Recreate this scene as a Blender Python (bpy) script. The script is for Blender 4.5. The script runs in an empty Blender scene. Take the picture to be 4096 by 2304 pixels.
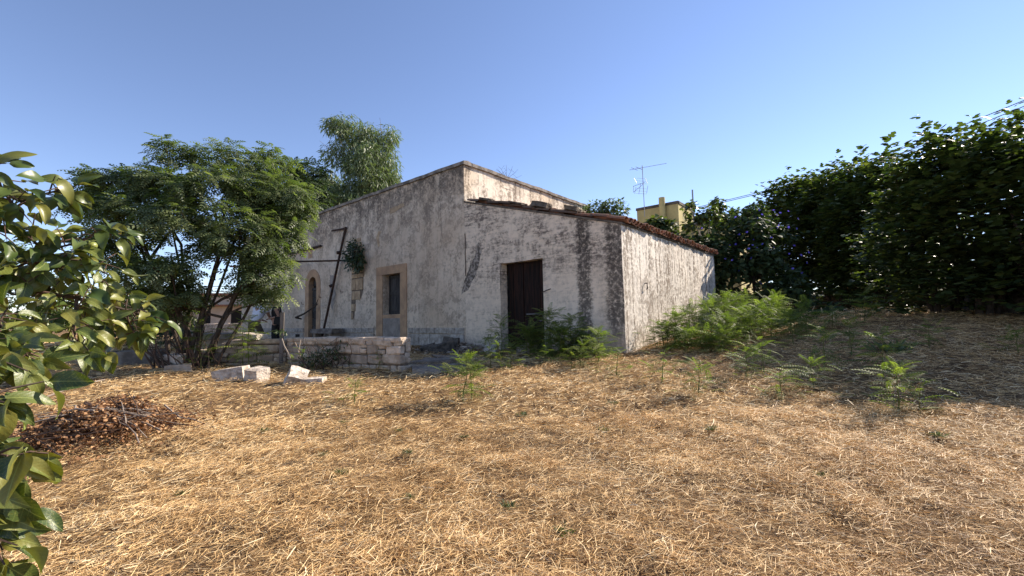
import bpy, bmesh, math, random
import numpy as np
from mathutils import Vector, Matrix, noise as mnoise

random.seed(7)
RNG = np.random.default_rng(11)
S = bpy.context.scene
COL = S.collection

# ---------------------------------------------------------------- camera
cam_d = bpy.data.cameras.new('camera')
cam_d.sensor_width = 36.0
cam_d.lens = 436.0 / 1024.0 * 36.0
cam_d.clip_start = 0.05
cam_d.clip_end = 2000
cam = bpy.data.objects.new('camera', cam_d)
COL.objects.link(cam)
_p, _r = math.radians(4.0), math.radians(1.16)
cam.matrix_world = (Matrix.Translation((0, 0, 1.5)) @ Matrix.Rotation(math.pi / 2 + _p, 4, 'X')
                    @ Matrix.Rotation(-_r, 4, 'Z'))
S.camera = cam

# ---------------------------------------------------------------- sky, sun, exposure
SUN_AZ, SUN_EL = math.radians(62.0), math.radians(34.0)      # azimuth from +Y towards +X
w = bpy.data.worlds.new('World')
S.world = w
w.use_nodes = True
nt = w.node_tree
bg = nt.nodes['Background']
sky = nt.nodes.new('ShaderNodeTexSky')
sky.sky_type = 'NISHITA'
sky.sun_disc = False
sky.sun_elevation = SUN_EL
sky.sun_rotation = SUN_AZ
sky.air_density = 0.8
sky.dust_density = 0.0
sky.ozone_density = 4.0
wb = nt.nodes.new('ShaderNodeMix')                # the photograph's warm white balance, the same over the whole sky
wb.data_type = 'RGBA'
wb.blend_type = 'MULTIPLY'
wb.inputs[0].default_value = 1.0
wb.inputs[7].default_value = (1.22, 1.02, 0.97, 1)
nt.links.new(sky.outputs[0], wb.inputs[6])
nt.links.new(wb.outputs[2], bg.inputs[0])
bg.inputs[1].default_value = 0.112
sun_d = bpy.data.lights.new('sun', 'SUN')
sun_d.energy = 5.0
sun_d.angle = math.radians(0.53)
sun_d.color = (1.0, 0.89, 0.76)
sun = bpy.data.objects.new('sun', sun_d)
COL.objects.link(sun)
sdir = Vector((math.sin(SUN_AZ) * math.cos(SUN_EL), math.cos(SUN_AZ) * math.cos(SUN_EL), math.sin(SUN_EL)))
sun.rotation_euler = sdir.to_track_quat('Z', 'Y').to_euler()
sun.location = sdir * 60
S.view_settings.view_transform = 'Standard'
S.view_settings.look = 'None'
S.view_settings.gamma = 1.0
S.view_settings.use_curve_mapping = False
S.view_settings.exposure = 1.1
S.cycles.max_bounces = 8
S.cycles.transparent_max_bounces = 8

# ---------------------------------------------------------------- material helpers
class NT:
    def __init__(self, name):
        self.m = bpy.data.materials.new(name)
        self.m.use_nodes = True
        self.t = self.m.node_tree
        self.b = self.t.nodes['Principled BSDF']
        self.out = self.t.nodes['Material Output']
        self.b.inputs['Specular IOR Level'].default_value = 0.25

    def n(self, typ, ins=None, **props):
        nd = self.t.nodes.new(typ)
        for k, v in props.items():
            setattr(nd, k, v)
        for k, v in (ins or {}).items():
            self.put(nd.inputs[k], v)
        return nd

    def put(self, sock, v):
        if isinstance(v, bpy.types.NodeSocket):
            self.t.links.new(v, sock)
        else:
            if isinstance(v, (tuple, list)) and len(v) == 3 and sock.type == 'RGBA':
                v = (*v, 1)
            sock.default_value = v

    def obj(self):
        return self.n('ShaderNodeTexCoord').outputs['Object']

    def mapv(self, vec, scale=(1, 1, 1), loc=(0, 0, 0)):
        return self.n('ShaderNodeMapping', {'Vector': vec, 'Scale': scale, 'Location': loc}).outputs[0]

    def noise(self, vec, scale=5, detail=4, rough=0.55, dist=0.0):
        return self.n('ShaderNodeTexNoise', {'Vector': vec, 'Scale': scale, 'Detail': detail, 'Roughness': rough,
                                             'Distortion': dist}).outputs['Fac']

    def ramp(self, v, a, b, lo=0.0, hi=1.0):
        return self.n('ShaderNodeMapRange', {0: v, 1: a, 2: b, 3: lo, 4: hi}, interpolation_type='SMOOTHSTEP').outputs[0]

    def math(self, op, a, b=0.0, c=0.0, clamp=False):
        return self.n('ShaderNodeMath', {0: a, 1: b, 2: c}, operation=op, use_clamp=clamp).outputs[0]

    def mix(self, f, a, b):
        nd = self.n('ShaderNodeMix', data_type='RGBA')
        self.put(nd.inputs[0], f)
        self.put(nd.inputs[6], a)
        self.put(nd.inputs[7], b)
        return nd.outputs[2]

    def attr(self, name):
        return self.n('ShaderNodeAttribute', attribute_name=name).outputs['Fac']

    def rand(self):
        return self.n('ShaderNodeObjectInfo').outputs['Random']

    def bump(self, h, strength=0.4, dist=0.02):
        nd = self.n('ShaderNodeBump', {'Strength': strength, 'Distance': dist, 'Height': h})
        self.t.links.new(nd.outputs[0], self.b.inputs['Normal'])

    def done(self, col=None, rough=0.85, spec=None):
        if col is not None:
            self.put(self.b.inputs['Base Color'], col)
        self.put(self.b.inputs['Roughness'], rough)
        if spec is not None:
            self.b.inputs['Specular IOR Level'].default_value = spec
        return self.m


def mat_noisy(name, c1, c2, scale=6, rough=0.85, bump=0.3, bscale=40, bdist=0.01, rnd=None, stretch=(1, 1, 1), spec=None, lo=.35, hi=.65):
    N = NT(name)
    o = N.mapv(N.obj(), stretch)
    if rnd is not None:
        r = N.rand()
        off = N.n('ShaderNodeVectorMath', {0: o, 1: r}, operation='ADD').outputs[0]
        o = off
    c = N.mix(N.ramp(N.noise(o, scale, 5, .6), lo, hi), c1, c2)
    if rnd is not None:
        hs = N.n('ShaderNodeHueSaturation', {'Color': c, 'Value': N.math('MULTIPLY_ADD', r, rnd, 1 - rnd / 2)})
        c = hs.outputs[0]
    if bump:
        N.bump(N.noise(o, bscale, 5, .65), bump, bdist)
    return N.done(c, rough, spec)


def mat_leaf(name, cols, rough=0.45, trans=0.3, spec=0.4, back=None, tone='attr', tcol=None, vein=False):
    """cols: dark, mid, light; driven by a per-leaf tone (point attribute or per-object random)."""
    N = NT(name)
    t = N.attr('tone') if tone == 'attr' else N.rand()
    cr = N.n('ShaderNodeValToRGB', {0: t})
    el = cr.color_ramp.elements
    el[0].position, el[0].color = 0.0, (*cols[0], 1)
    el[1].position, el[1].color = 1.0, (*cols[-1], 1)
    for i in range(1, len(cols) - 1):
        e = el.new(i / (len(cols) - 1))
        e.color = (*cols[i], 1)
    c = cr.outputs[0]
    if vein:
        uv = N.attr('across')
        o = N.obj()
        c = N.mix(N.ramp(N.noise(N.mapv(o, (9, 14, 9)), 2.2, 4, .6), .52, .72, 0, .55), c, (.26, .23, .045))
        c = N.mix(N.ramp(uv, .0, .05, .8, 0), c, (.30, .34, .10))
        sp = N.n('ShaderNodeSeparateXYZ', {0: o})
        ax = N.math('ABSOLUTE', sp.outputs['Y'])
        ph = N.math('SINE', N.math('MULTIPLY', N.math('MULTIPLY_ADD', ax, -1.1, sp.outputs['X']), 48.0))
        c = N.mix(N.ramp(ph, .9, 1.0, 0, .35), c, (.24, .28, .08))
        N.bump(N.math('ADD', N.noise(N.mapv(o, (20, 20, 20)), 2, 3, .5), N.math('MULTIPLY', ph, -.12)), .15, .008)
    if back is not None:
        g = N.n('ShaderNodeNewGeometry').outputs['Backfacing']
        c = N.mix(N.math('MULTIPLY', g, .7), c, back)
    N.put(N.b.inputs['Base Color'], c)
    N.b.inputs['Roughness'].default_value = rough
    N.b.inputs['Specular IOR Level'].default_value = spec
    tr = N.n('ShaderNodeBsdfTranslucent', {'Color': N.n('ShaderNodeMix', data_type='RGBA', blend_type='MULTIPLY').outputs[2]})
    mixn = tr.inputs[0].links[0].from_node
    N.put(mixn.inputs[0], 1.0)
    N.put(mixn.inputs[6], c)
    N.put(mixn.inputs[7], tcol or (1.6, 1.9, .7))
    ms = N.n('ShaderNodeMixShader', {0: trans, 1: N.b.outputs[0], 2: tr.outputs[0]})
    N.t.links.new(ms.outputs[0], N.out.inputs['Surface'])
    return N.m


def plaster(name, light, warm, dirt, dark, top=(9, 10, 0), streak=(6, .3, 0), mott=.5, lines=0.0, drips=(), low=(0, 0, 0), axis='X', blotch=.5,
            patches=0.0, band=None, warm_amt=.6, cloud=0.0):
    """Old lime wash. Wear and stains are laid out along the wall's own axes (object space: x along the front, y out of it, z up)."""
    N = NT(name)
    o = N.obj()
    sp = N.n('ShaderNodeSeparateXYZ', {0: o})
    X, Y, Z = sp.outputs
    A = X if axis == 'X' else Y
    n1 = N.noise(o, .55, 5, .6, .4)
    n2 = N.noise(o, 2.6, 6, .65, .3)
    n3 = N.noise(o, 11, 7, .72)
    n4 = N.noise(o, 60, 4, .7)
    st = N.noise(N.mapv(o, (streak[0], streak[0], streak[1])), 1.0, 5, .62, .25)
    col = N.mix(N.ramp(n1, .38, .66, 0, warm_amt), light, warm)
    # mottled grey film, finely broken
    film = N.math('ADD', N.math('MULTIPLY', n2, .55), N.math('MULTIPLY', n3, .45))
    m = N.math('MULTIPLY', N.ramp(film, .475, .565), mott)
    m = N.math('MULTIPLY', m, N.ramp(N.noise(o, .9, 3, .5), .3, .65, .35, 1.0))
    if lines:
        ln = N.noise(N.mapv(o, (1.6, 1.6, 17)), 1.0, 4, .65, .3)
        m = N.math('ADD', m, N.math('MULTIPLY', N.math('MULTIPLY', N.ramp(ln, .5, .64), N.ramp(n3, .38, .6)), lines), clamp=True)
    if band:
        b = N.math('MULTIPLY', N.ramp(Z, band[0], band[1]), N.ramp(N.math('MULTIPLY_ADD', n1, 1.0, N.math('MULTIPLY', n2, .9)), .72, 1.05))
        ln2 = N.noise(N.mapv(o, (2.2, 2.2, 14)), 1.0, 5, .7, .5)
        b = N.math('MULTIPLY', b, N.ramp(N.math('ADD', N.math('MULTIPLY', ln2, .6), N.math('MULTIPLY', n3, .4)), .42, .6))
        m = N.math('ADD', m, N.math('MULTIPLY', b, band[2]), clamp=True)
    col = N.mix(m, col, dirt)
    if cloud:
        cl_ = N.ramp(N.math('ADD', N.math('MULTIPLY', N.noise(o, 1.3, 6, .68, .6), .75), N.math('MULTIPLY', n3, .25)), .5, .6)
        col = N.mix(N.math('MULTIPLY', cl_, cloud), col, dirt)
    # rain streaks
    s = N.math('MULTIPLY', N.ramp(st, .50, .60), streak[2])
    s = N.math('MULTIPLY', s, N.ramp(N.math('ADD', N.math('MULTIPLY', n3, .7), N.math('MULTIPLY', n4, .3)), .42, .54))
    col = N.mix(s, col, dirt)
    # blackened top edge
    tz = N.math('ADD', Z, N.math('MULTIPLY', N.math('SUBTRACT', st, .5), 2.4))
    tm = N.math('MULTIPLY', N.ramp(tz, top[0], top[1]), top[2])
    tm = N.math('MULTIPLY', tm, N.ramp(N.math('ADD', N.math('MULTIPLY', n3, .5), N.math('MULTIPLY', n2, .5)), .36, .56))
    col = N.mix(tm, col, dark)
    if low[2]:
        lz = N.math('ADD', Z, N.math('MULTIPLY', N.math('SUBTRACT', n2, .5), 1.2))
        lm = N.math('MULTIPLY', N.ramp(lz, low[0], low[1], 1, 0), low[2])
        lm = N.math('MULTIPLY', lm, N.ramp(n3, .36, .6, .25, 1))
        col = N.mix(lm, col, dirt)
    for (a0, wdt, amt, z0, z1) in drips:
        wav = N.math('MULTIPLY', N.math('SUBTRACT', N.noise(N.mapv(o, (.01, .01, 1.3)), 1.2, 3, .6), .5), .25)
        edge = N.math('MULTIPLY', N.math('SUBTRACT', N.noise(N.mapv(o, (5, 5, 9)), 1.6, 5, .75), .5), .38)
        d = N.math('ABSOLUTE', N.math('ADD', N.math('SUBTRACT', A, a0), N.math('ADD', wav, edge)))
        dm = N.ramp(d, wdt * .55, wdt * 1.1, 1, 0)
        dm = N.math('MULTIPLY', dm, N.ramp(N.math('ADD', N.math('MULTIPLY', n3, .75), N.math('MULTIPLY', n4, .25)), .37, .52, .12, 1))
        dm = N.math('MULTIPLY', dm, N.ramp(N.math('ADD', Z, N.math('MULTIPLY', n2, .5)), z0, z1))
        col = N.mix(N.math('MULTIPLY', dm, amt), col, dark)
    # flaked spots
    if patches:
        pm = N.math('MULTIPLY', N.ramp(N.noise(o, 1.7, 5, .6, .8), .66, .68), patches)
        col = N.mix(pm, col, warm)
    # cracks
    vo = N.n('ShaderNodeTexVoronoi', {'Vector': N.n('ShaderNodeVectorMath', {0: o, 1: N.n('ShaderNodeVectorMath', {0: N.n('ShaderNodeTexNoise', {'Vector': o, 'Scale': 2.0, 'Detail': 4}).outputs['Color'], 1: (.8, .8, .8)}, operation='MULTIPLY').outputs[0]}, operation='ADD').outputs[0], 'Scale': .8}, feature='DISTANCE_TO_EDGE')
    ck = N.math('MULTIPLY', N.ramp(vo.outputs[0], .0, .006, 1, 0), N.ramp(n1, .5, .6))
    col = N.mix(N.math('MULTIPLY', ck, .5), col, dark)
    h = N.math('ADD', N.math('MULTIPLY', n2, .5), N.math('MULTIPLY', n3, .35))
    h = N.math('ADD', h, N.math('MULTIPLY', n4, .15))
    h = N.math('SUBTRACT', h, N.math('MULTIPLY', ck, .3))
    N.bump(h, .8, .045)
    return N.done(col, .93, .12)


M = {}
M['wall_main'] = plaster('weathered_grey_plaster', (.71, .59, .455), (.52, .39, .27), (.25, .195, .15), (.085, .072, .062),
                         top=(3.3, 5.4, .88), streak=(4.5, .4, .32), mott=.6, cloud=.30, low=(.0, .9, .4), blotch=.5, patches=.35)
M['wall_shed'] = plaster('flaking_white_limewash', (.79, .655, .505), (.66, .525, .385), (.20, .16, .13), (.058, .048, .042),
                         top=(9, 10, 0), streak=(6, .5, .12), mott=.30, lines=.30, band=(1.4, 2.4, 1.0), low=(-.1, .6, .6), cloud=.12,
                         drips=((.93, .20, .86, -.3, .5), (.12, .32, .86, .1, 1.2)), warm_amt=.4)
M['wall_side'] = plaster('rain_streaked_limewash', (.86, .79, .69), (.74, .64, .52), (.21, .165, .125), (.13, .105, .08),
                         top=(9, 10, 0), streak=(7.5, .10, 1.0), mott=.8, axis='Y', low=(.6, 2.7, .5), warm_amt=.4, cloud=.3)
M['wall_upper'] = plaster('cream_parapet_limewash', (.84, .74, .60), (.64, .50, .35), (.22, .17, .125), (.12, .095, .072),
                          top=(4.9, 5.6, .35), streak=(5, .4, .8), mott=.85, axis='Y', cloud=.35, low=(3.4, 4.4, .5), warm_amt=.7)  # cream limewash with brown mottling, the plaster's own colour
M['coping'] = mat_noisy('coping_stone', (.30, .26, .22), (.12, .105, .09), 5, .95, .6, 30, .02)
M['tan_stone'] = mat_noisy('tan_dressed_stone', (.50, .33, .20), (.36, .24, .155), 3, .9, .4, 40, .01, spec=.1)
M['infill'] = mat_noisy('grey_infill_plaster', (.34, .30, .26), (.22, .19, .165), 3.5, .95, .4, 40, .01)
M['patch'] = mat_noisy('grey_cement', (.40, .345, .29), (.13, .108, .088), 9, .95, .8, 22, .03, lo=.42, hi=.55)
M['limestone'] = mat_noisy('pale_limestone', (.66, .58, .49), (.30, .245, .195), 7, .92, .9, 16, .05, rnd=.2, spec=.15)
M['field_stone'] = mat_noisy('brown_field_stone', (.56, .46, .36), (.33, .26, .195), 6, .95, .9, 22, .03, rnd=.45, spec=.1)
M['limestone_dark'] = mat_noisy('soiled_limestone', (.40, .33, .265), (.26, .205, .155), 6, .95, .8, 26, .02, rnd=.3, spec=.1)
M['plinth'] = mat_noisy('stained_plinth_block', (.47, .42, .36), (.29, .25, .21), 9, .93, .6, 30, .015, rnd=.25, spec=.1)
M['masonry'] = mat_noisy('exposed_tufa_block', (.52, .385, .245), (.34, .245, .16), 6, .95, .7, 30, .02, rnd=.25, spec=.1)
M['mortar'] = mat_noisy('dark_mortar', (.20, .155, .115), (.12, .095, .075), 8, 1.0, .8, 30, .02)
M['terracotta'] = mat_noisy('lichen_terracotta', (.33, .14, .08), (.13, .09, .068), 4, .9, .5, 40, .01, rnd=.5, spec=.15)
M['rubble'] = mat_noisy('grey_rubble', (.16, .13, .10), (.065, .055, .045), 8, .95, .8, 25, .02, rnd=.3)
M['dark_wood'] = mat_noisy('old_dark_door_wood', (.038, .015, .009), (.008, .005, .004), 4, .75, .7, 40, .008, rnd=.7, stretch=(6, 6, .5), spec=.2)
M['grey_wood'] = mat_noisy('weathered_grey_wood', (.085, .08, .075), (.045, .042, .040), 5, .85, .6, 40, .006, rnd=.4, stretch=(5, 5, .6), spec=.2)
M['void'] = NT('unlit_interior').done((.02, .018, .016), 1)
M['iron'] = mat_noisy('rusted_iron', (.035, .028, .025), (.075, .035, .02), 9, .75, .3, 60, .004)
M['rust_paint'] = mat_noisy('rusty_red_iron', (.27, .10, .05), (.12, .055, .035), 7, .8, .3, 60, .004)
M['grey_iron'] = mat_noisy('worn_grey_iron', (.22, .21, .20), (.12, .11, .10), 9, .6, .2, 60, .003)
M['bark'] = mat_noisy('brown_bark', (.10, .075, .055), (.045, .034, .026), 8, .95, .9, 22, .03, stretch=(3, 3, .6))
M['bark_pale'] = mat_noisy('pale_bark', (.36, .30, .24), (.20, .155, .12), 3, .9, .5, 12, .03)
M['twig'] = mat_noisy('brown_twig', (.11, .065, .045), (.055, .04, .03), 9, .85, .4, 40, .004)
M['green_stem'] = mat_noisy('green_stem', (.11, .13, .035), (.12, .09, .03), 5, .7, .2, 40, .003)
M['yellow_wall'] = mat_noisy('faded_yellow_paint', (.52, .43, .19), (.40, .33, .15), 1.4, .9, .2, 20, .01)
M['yellow_cap'] = mat_noisy('dark_roof_edge', (.14, .12, .10), (.07, .06, .05), 2, .9, .3, 20, .01)
M['pink_wall'] = mat_noisy('pinkish_plaster', (.50, .33, .25), (.38, .26, .20), 1.2, .95, .3, 20, .02)
M['cream_wall'] = mat_noisy('cream_plaster', (.58, .47, .36), (.46, .37, .29), 1.2, .95, .3, 20, .02)
M['concrete'] = mat_noisy('stained_concrete', (.26, .225, .19), (.12, .10, .085), 4, .95, .6, 30, .015)
M['wire'] = NT('grey_cable').done((.09, .09, .10), .6)
M['metal'] = NT('aluminium').done((.30, .30, .32), .4)
M['paving'] = mat_noisy('dusty_paving', (.30, .245, .19), (.15, .12, .095), 5, .95, .9, 16, .04)
M['post_wood'] = mat_noisy('grey_post', (.18, .15, .125), (.10, .085, .07), 6, .9, .4, 30, .006, stretch=(3, 3, .5))
M['skin'] = NT('skin').done((.42, .235, .16), .55)
M['white_cloth'] = mat_noisy('white_cotton', (.74, .74, .76), (.62, .62, .66), 9, .9, .5, 14, .03)
M['olive_cloth'] = mat_noisy('olive_cotton', (.125, .10, .07), (.09, .072, .05), 9, .95, .4, 14, .03)
M['black_cloth'] = mat_noisy('black_cloth', (.016, .016, .018), (.028, .027, .028), 9, .9, .4, 14, .02)
M['black_leather'] = NT('black_leather').done((.012, .012, .013), .4)
M['hair'] = NT('brown_hair').done((.03, .02, .014), .6)
M['grey_hair'] = NT('grey_hair').done((.16, .15, .14), .6)

M['leaf_melia'] = mat_leaf('pinnate_tree_leaf', [(.056, .080, .034), (.108, .134, .056), (.185, .205, .095)], .5, .36)
M['leaf_dark'] = mat_leaf('dark_tree_leaf', [(.020, .040, .018), (.040, .065, .024), (.065, .090, .03)], .5, .2)
M['leaf_euc'] = mat_leaf('grey_green_leaf', [(.075, .105, .055), (.13, .165, .085), (.20, .235, .13)], .5, .25)
M['leaf_fig'] = mat_leaf('fig_leaf', [(.028, .046, .017), (.064, .088, .026), (.14, .155, .048)], .48, .28)
M['leaf_vine'] = mat_leaf('vine_leaf', [(.022, .040, .018), (.042, .066, .024), (.085, .105, .04)], .6, .2, .2)
M['leaf_orch'] = mat_leaf('orchard_leaf', [(.05, .08, .015), (.10, .135, .028), (.18, .19, .045)], .5, .28)
M['leaf_caper'] = mat_leaf('wall_plant_leaf', [(.025, .045, .02), (.05, .075, .03), (.08, .10, .04)], .5, .2)
M['leaf_frond'] = mat_leaf('seedling_leaf', [(.07, .095, .024), (.12, .15, .036), (.19, .21, .06)], .6, .40, .2, tone='rand', tcol=(1.5, 1.9, .7))
M['leaf_pers_mass'] = mat_leaf('persimmon_leaf_mass', [(.042, .070, .017), (.070, .102, .023), (.115, .138, .030), (.21, .195, .042)], .36, .2, .45,
                               back=(.17, .18, .06), tcol=(1.7, 1.7, .5))
M['leaf_weed'] = mat_leaf('weed_leaf', [(.07, .095, .024), (.12, .15, .036), (.19, .21, .06)], .6, .38, .2, tcol=(1.5, 1.9, .7))
M['leaf_pers'] = mat_leaf('persimmon_leaf', [(.042, .070, .017), (.070, .102, .023), (.115, .138, .030), (.21, .195, .042)], .36, .2, .45,
                          back=(.17, .18, .06), tone='rand', tcol=(1.7, 1.7, .5), vein=True)
M['leaf_dry'] = mat_leaf('dry_brown_leaf', [(.09, .044, .021), (.25, .13, .061), (.54, .335, .175)], .7, .15, .2, tcol=(1.5, 1.1, .7))
M['straw'] = mat_leaf('cut_straw', [(.18, .10, .044), (.55, .345, .145), (.82, .57, .27), (.94, .77, .48)], .6, .12, .3, tcol=(1.1, .95, .7))
M['leaf_tuft'] = mat_leaf('grass_tuft_leaf', [(.05, .075, .03), (.085, .11, .045), (.14, .15, .07)], .6, .2)
M['blossom'] = mat_leaf('violet_blossom', [(.12, .10, .55), (.17, .14, .68), (.25, .2, .75)], .6, .3, tcol=(1.1, 1, 1.2))
M['fruit'] = mat_noisy('green_persimmon', (.15, .19, .045), (.22, .24, .06), 6, .4, .1, 40, .002, spec=.4)
M['calyx'] = NT('calyx').done((.16, .19, .05), .6)

# ground: dusty soil under cut straw
N = NT('straw_covered_soil')
o = N.obj()
a = N.noise(o, .35, 5, .6)
b = N.noise(o, 5, 6, .7)
c_ = N.noise(N.mapv(o, (22, 60, 30)), 1, 4, .7)
col = N.mix(N.ramp(N.math('ADD', N.math('MULTIPLY', b, .5), N.math('MULTIPLY', c_, .5)), .4, .6), (.085, .05, .027), (.28, .175, .082))
col = N.mix(N.ramp(a, .4, .62, 0, .5), col, (.19, .125, .07))
N.bump(N.math('ADD', b, c_), .8, .05)
M['ground'] = N.done(col, .95, .1)

# ---------------------------------------------------------------- mesh helpers
def link(name, me, m=None, parent=None, loc=None):
    ob = bpy.data.objects.new(name, me)
    COL.objects.link(ob)
    if m is not None and me is not None and not me.materials:
        me.materials.append(m)
    if parent is not None:
        ob.parent = parent
    if loc is not None:
        ob.location = loc
    return ob


def thing(name, label, cat, loc=(0, 0, 0), rz=0.0, group=None):
    ob = bpy.data.objects.new(name, None)
    ob.empty_display_size = .2
    COL.objects.link(ob)
    ob.location = loc
    ob.rotation_euler = (0, 0, rz)
    return tag(ob, label, cat, group)


def tag(ob, label=None, cat=None, group=None, kind=None):
    if label: ob['label'] = label
    if cat: ob['category'] = cat
    if group: ob['group'] = group
    if kind: ob['kind'] = kind
    return ob


class MB:
    def __init__(self):
        self.v, self.f = [], []

    def add(self, vs, fs):
        k = len(self.v)
        self.v += [tuple(p) for p in vs]
        self.f += [tuple(i + k for i in f) for f in fs]
        return self

    def quad(self, a, b, c, d):
        return self.add([a, b, c, d], [(0, 1, 2, 3)])

    def box(self, x0, x1, y0, y1, z0, z1):
        return self.add([(x0, y0, z0), (x1, y0, z0), (x1, y1, z0), (x0, y1, z0), (x0, y0, z1), (x1, y0, z1), (x1, y1, z1), (x0, y1, z1)],
                        [(0, 3, 2, 1), (4, 5, 6, 7), (0, 1, 5, 4), (1, 2, 6, 5), (2, 3, 7, 6), (3, 0, 4, 7)])

    def tube(self, pts, rad, n=6, cap=True):
        pts = [Vector(p) for p in pts]
        if not isinstance(rad, (list, tuple)):
            rad = [rad] * len(pts)
        vs, fs = [], []
        up = Vector((0, 0, 1))
        for i, p in enumerate(pts):
            d = (pts[min(i + 1, len(pts) - 1)] - pts[max(i - 1, 0)])
            if d.length < 1e-9: d = Vector((0, 0, 1))
            d.normalize()
            a = d.cross(up)
            if a.length < .05: a = d.cross(Vector((0, 1, 0)))
            a.normalize()
            b2 = d.cross(a)
            for j in range(n):
                t = 2 * math.pi * j / n
                vs.append(p + (a * math.cos(t) + b2 * math.sin(t)) * rad[i])
        for i in range(len(pts) - 1):
            for j in range(n):
                k = (j + 1) % n
                fs.append((i * n + j, i * n + k, (i + 1) * n + k, (i + 1) * n + j))
        if cap:
            fs.append(tuple(range(n)))
            fs.append(tuple(reversed([(len(pts) - 1) * n + j for j in range(n)])))
        return self.add(vs, fs)

    def build(self, name, m, parent=None, loc=None, smooth=False):
        me = bpy.data.meshes.new(name)
        me.from_pydata(self.v, [], self.f)
        if smooth:
            me.polygons.foreach_set('use_smooth', [True] * len(me.polygons))
        me.update()
        return link(name, me, m, parent, loc)


def fix_normals(me):
    bm = bmesh.new()
    bm.from_mesh(me)
    bmesh.ops.remove_doubles(bm, verts=bm.verts, dist=1e-5)
    bmesh.ops.recalc_face_normals(bm, faces=bm.faces)
    bm.to_mesh(me)
    bm.free()


def vnoise(x, y, seed=0):
    """smooth value noise on arrays, 0..1"""
    xi, yi = np.floor(x).astype(np.int64), np.floor(y).astype(np.int64)
    fx, fy = x - xi, y - yi
    fx, fy = fx * fx * (3 - 2 * fx), fy * fy * (3 - 2 * fy)
    def h(i, j):
        n = (i * 374761393 + j * 668265263 + seed * 1442695041) & 0x7fffffff
        n = ((n ^ (n >> 13)) * 1274126177) & 0x7fffffff
        return ((n ^ (n >> 16)) & 0xffff) / 65535.0
    return (h(xi, yi) * (1 - fx) + h(xi + 1, yi) * fx) * (1 - fy) + (h(xi, yi + 1) * (1 - fx) + h(xi + 1, yi + 1) * fx) * fy


def sms(a, b, x):
    t = np.clip((x - a) / (b - a), 0, 1)
    return t * t * (3 - 2 * t)


def gz(x, y):
    """height of the field: rises gently to the farmhouse and more to the hedge"""
    x = np.asarray(x, float); y = np.asarray(y, float)
    base = np.where(y < 8, .62 * np.clip(y, -2, 8) / 8.0, .62 + .02 * np.clip(y - 8, 0, 10))
    right = np.minimum(.70, .075 * np.maximum(0, x - 1)) * sms(3, 11, y)
    left = -.08 * sms(-4, -8, x) * sms(9.5, 12, y)
    return base + right + left


def gn(x, y):
    """small lumps of raked straw"""
    return (vnoise(x * .9, y * .9, 1) - .5) * .07 + (vnoise(x * 2.7, y * 2.7, 2) - .5) * .05 + (vnoise(x * 7, y * 7, 3) - .5) * .04


def G(x, y):
    return float(gz(x, y))


def cloud(name, tv, tf, P, X, Z, Sc, m, parent=None, tone=None, jit=None, kind=None):
    """many small faces as one mesh: template verts/tris placed at P, x axis X, normal Z"""
    tv = np.asarray(tv, float); tf = np.asarray(tf, int)
    n = len(P)
    X = X / (np.linalg.norm(X, axis=1, keepdims=True) + 1e-9)
    Y = np.cross(Z, X); Y /= (np.linalg.norm(Y, axis=1, keepdims=True) + 1e-9)
    Zn = np.cross(X, Y)
    Sc = np.asarray(Sc, float).reshape(n, 1, 1)
    V = P[:, None, :] + Sc * (tv[None, :, 0:1] * X[:, None, :] + tv[None, :, 1:2] * Y[:, None, :] + tv[None, :, 2:3] * Zn[:, None, :])
    k = len(tv)
    V = V.reshape(-1, 3)
    F = (tf[None, :, :] + (np.arange(n) * k)[:, None, None]).reshape(-1, 3)
    me = bpy.data.meshes.new(name)
    me.vertices.add(len(V)); me.vertices.foreach_set('co', V.astype(np.float32).ravel())
    me.loops.add(F.size); me.loops.foreach_set('vertex_index', F.astype(np.int32).ravel())
    me.polygons.add(len(F)); me.polygons.foreach_set('loop_start', np.arange(0, F.size, 3, dtype=np.int32))
    me.update(calc_edges=True)
    if tone is None:
        tone = RNG.random(n)
    at = me.attributes.new('tone', 'FLOAT', 'POINT')
    at.data.foreach_set('value', np.repeat(np.clip(tone, 0, 1), k).astype(np.float32))
    ob = link(name, me, m, parent)
    if kind: ob['kind'] = kind
    return ob


def rdir(n, zlo=-1, zhi=1):
    z = RNG.uniform(zlo, zhi, n); t = RNG.uniform(0, 2 * np.pi, n)
    r = np.sqrt(np.maximum(0, 1 - z * z))
    return np.stack([r * np.cos(t), r * np.sin(t), z], 1)


def sub_clumps(cl, k, f):
    out = []
    for c in cl:
        d = rdir(k)
        for v in d:
            r = RNG.uniform(.45, .9)
            q = RNG.uniform(.75, 1.25) * f
            out.append((c[0] + v[0] * r * c[3], c[1] + v[1] * r * c[3], c[2] + v[2] * r * c[4], c[3] * q, c[4] * q))
    return out


def in_clumps(cl, n, shell=.55, power=1.0):
    """points in a set of ellipsoids (x,y,z,rx,rz); returns points and outward directions"""
    cl = np.asarray(cl, float)
    vol = (cl[:, 3] ** 2 * cl[:, 4]) ** .7
    idx = RNG.choice(len(cl), n, p=vol / vol.sum())
    d = rdir(n)
    r = (shell + (1 - shell) * RNG.random(n) ** .6)
    rr = np.stack([cl[idx, 3], cl[idx, 3], cl[idx, 4]], 1)
    return cl[idx, :3] + d * r[:, None] * rr, d, idx


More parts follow.
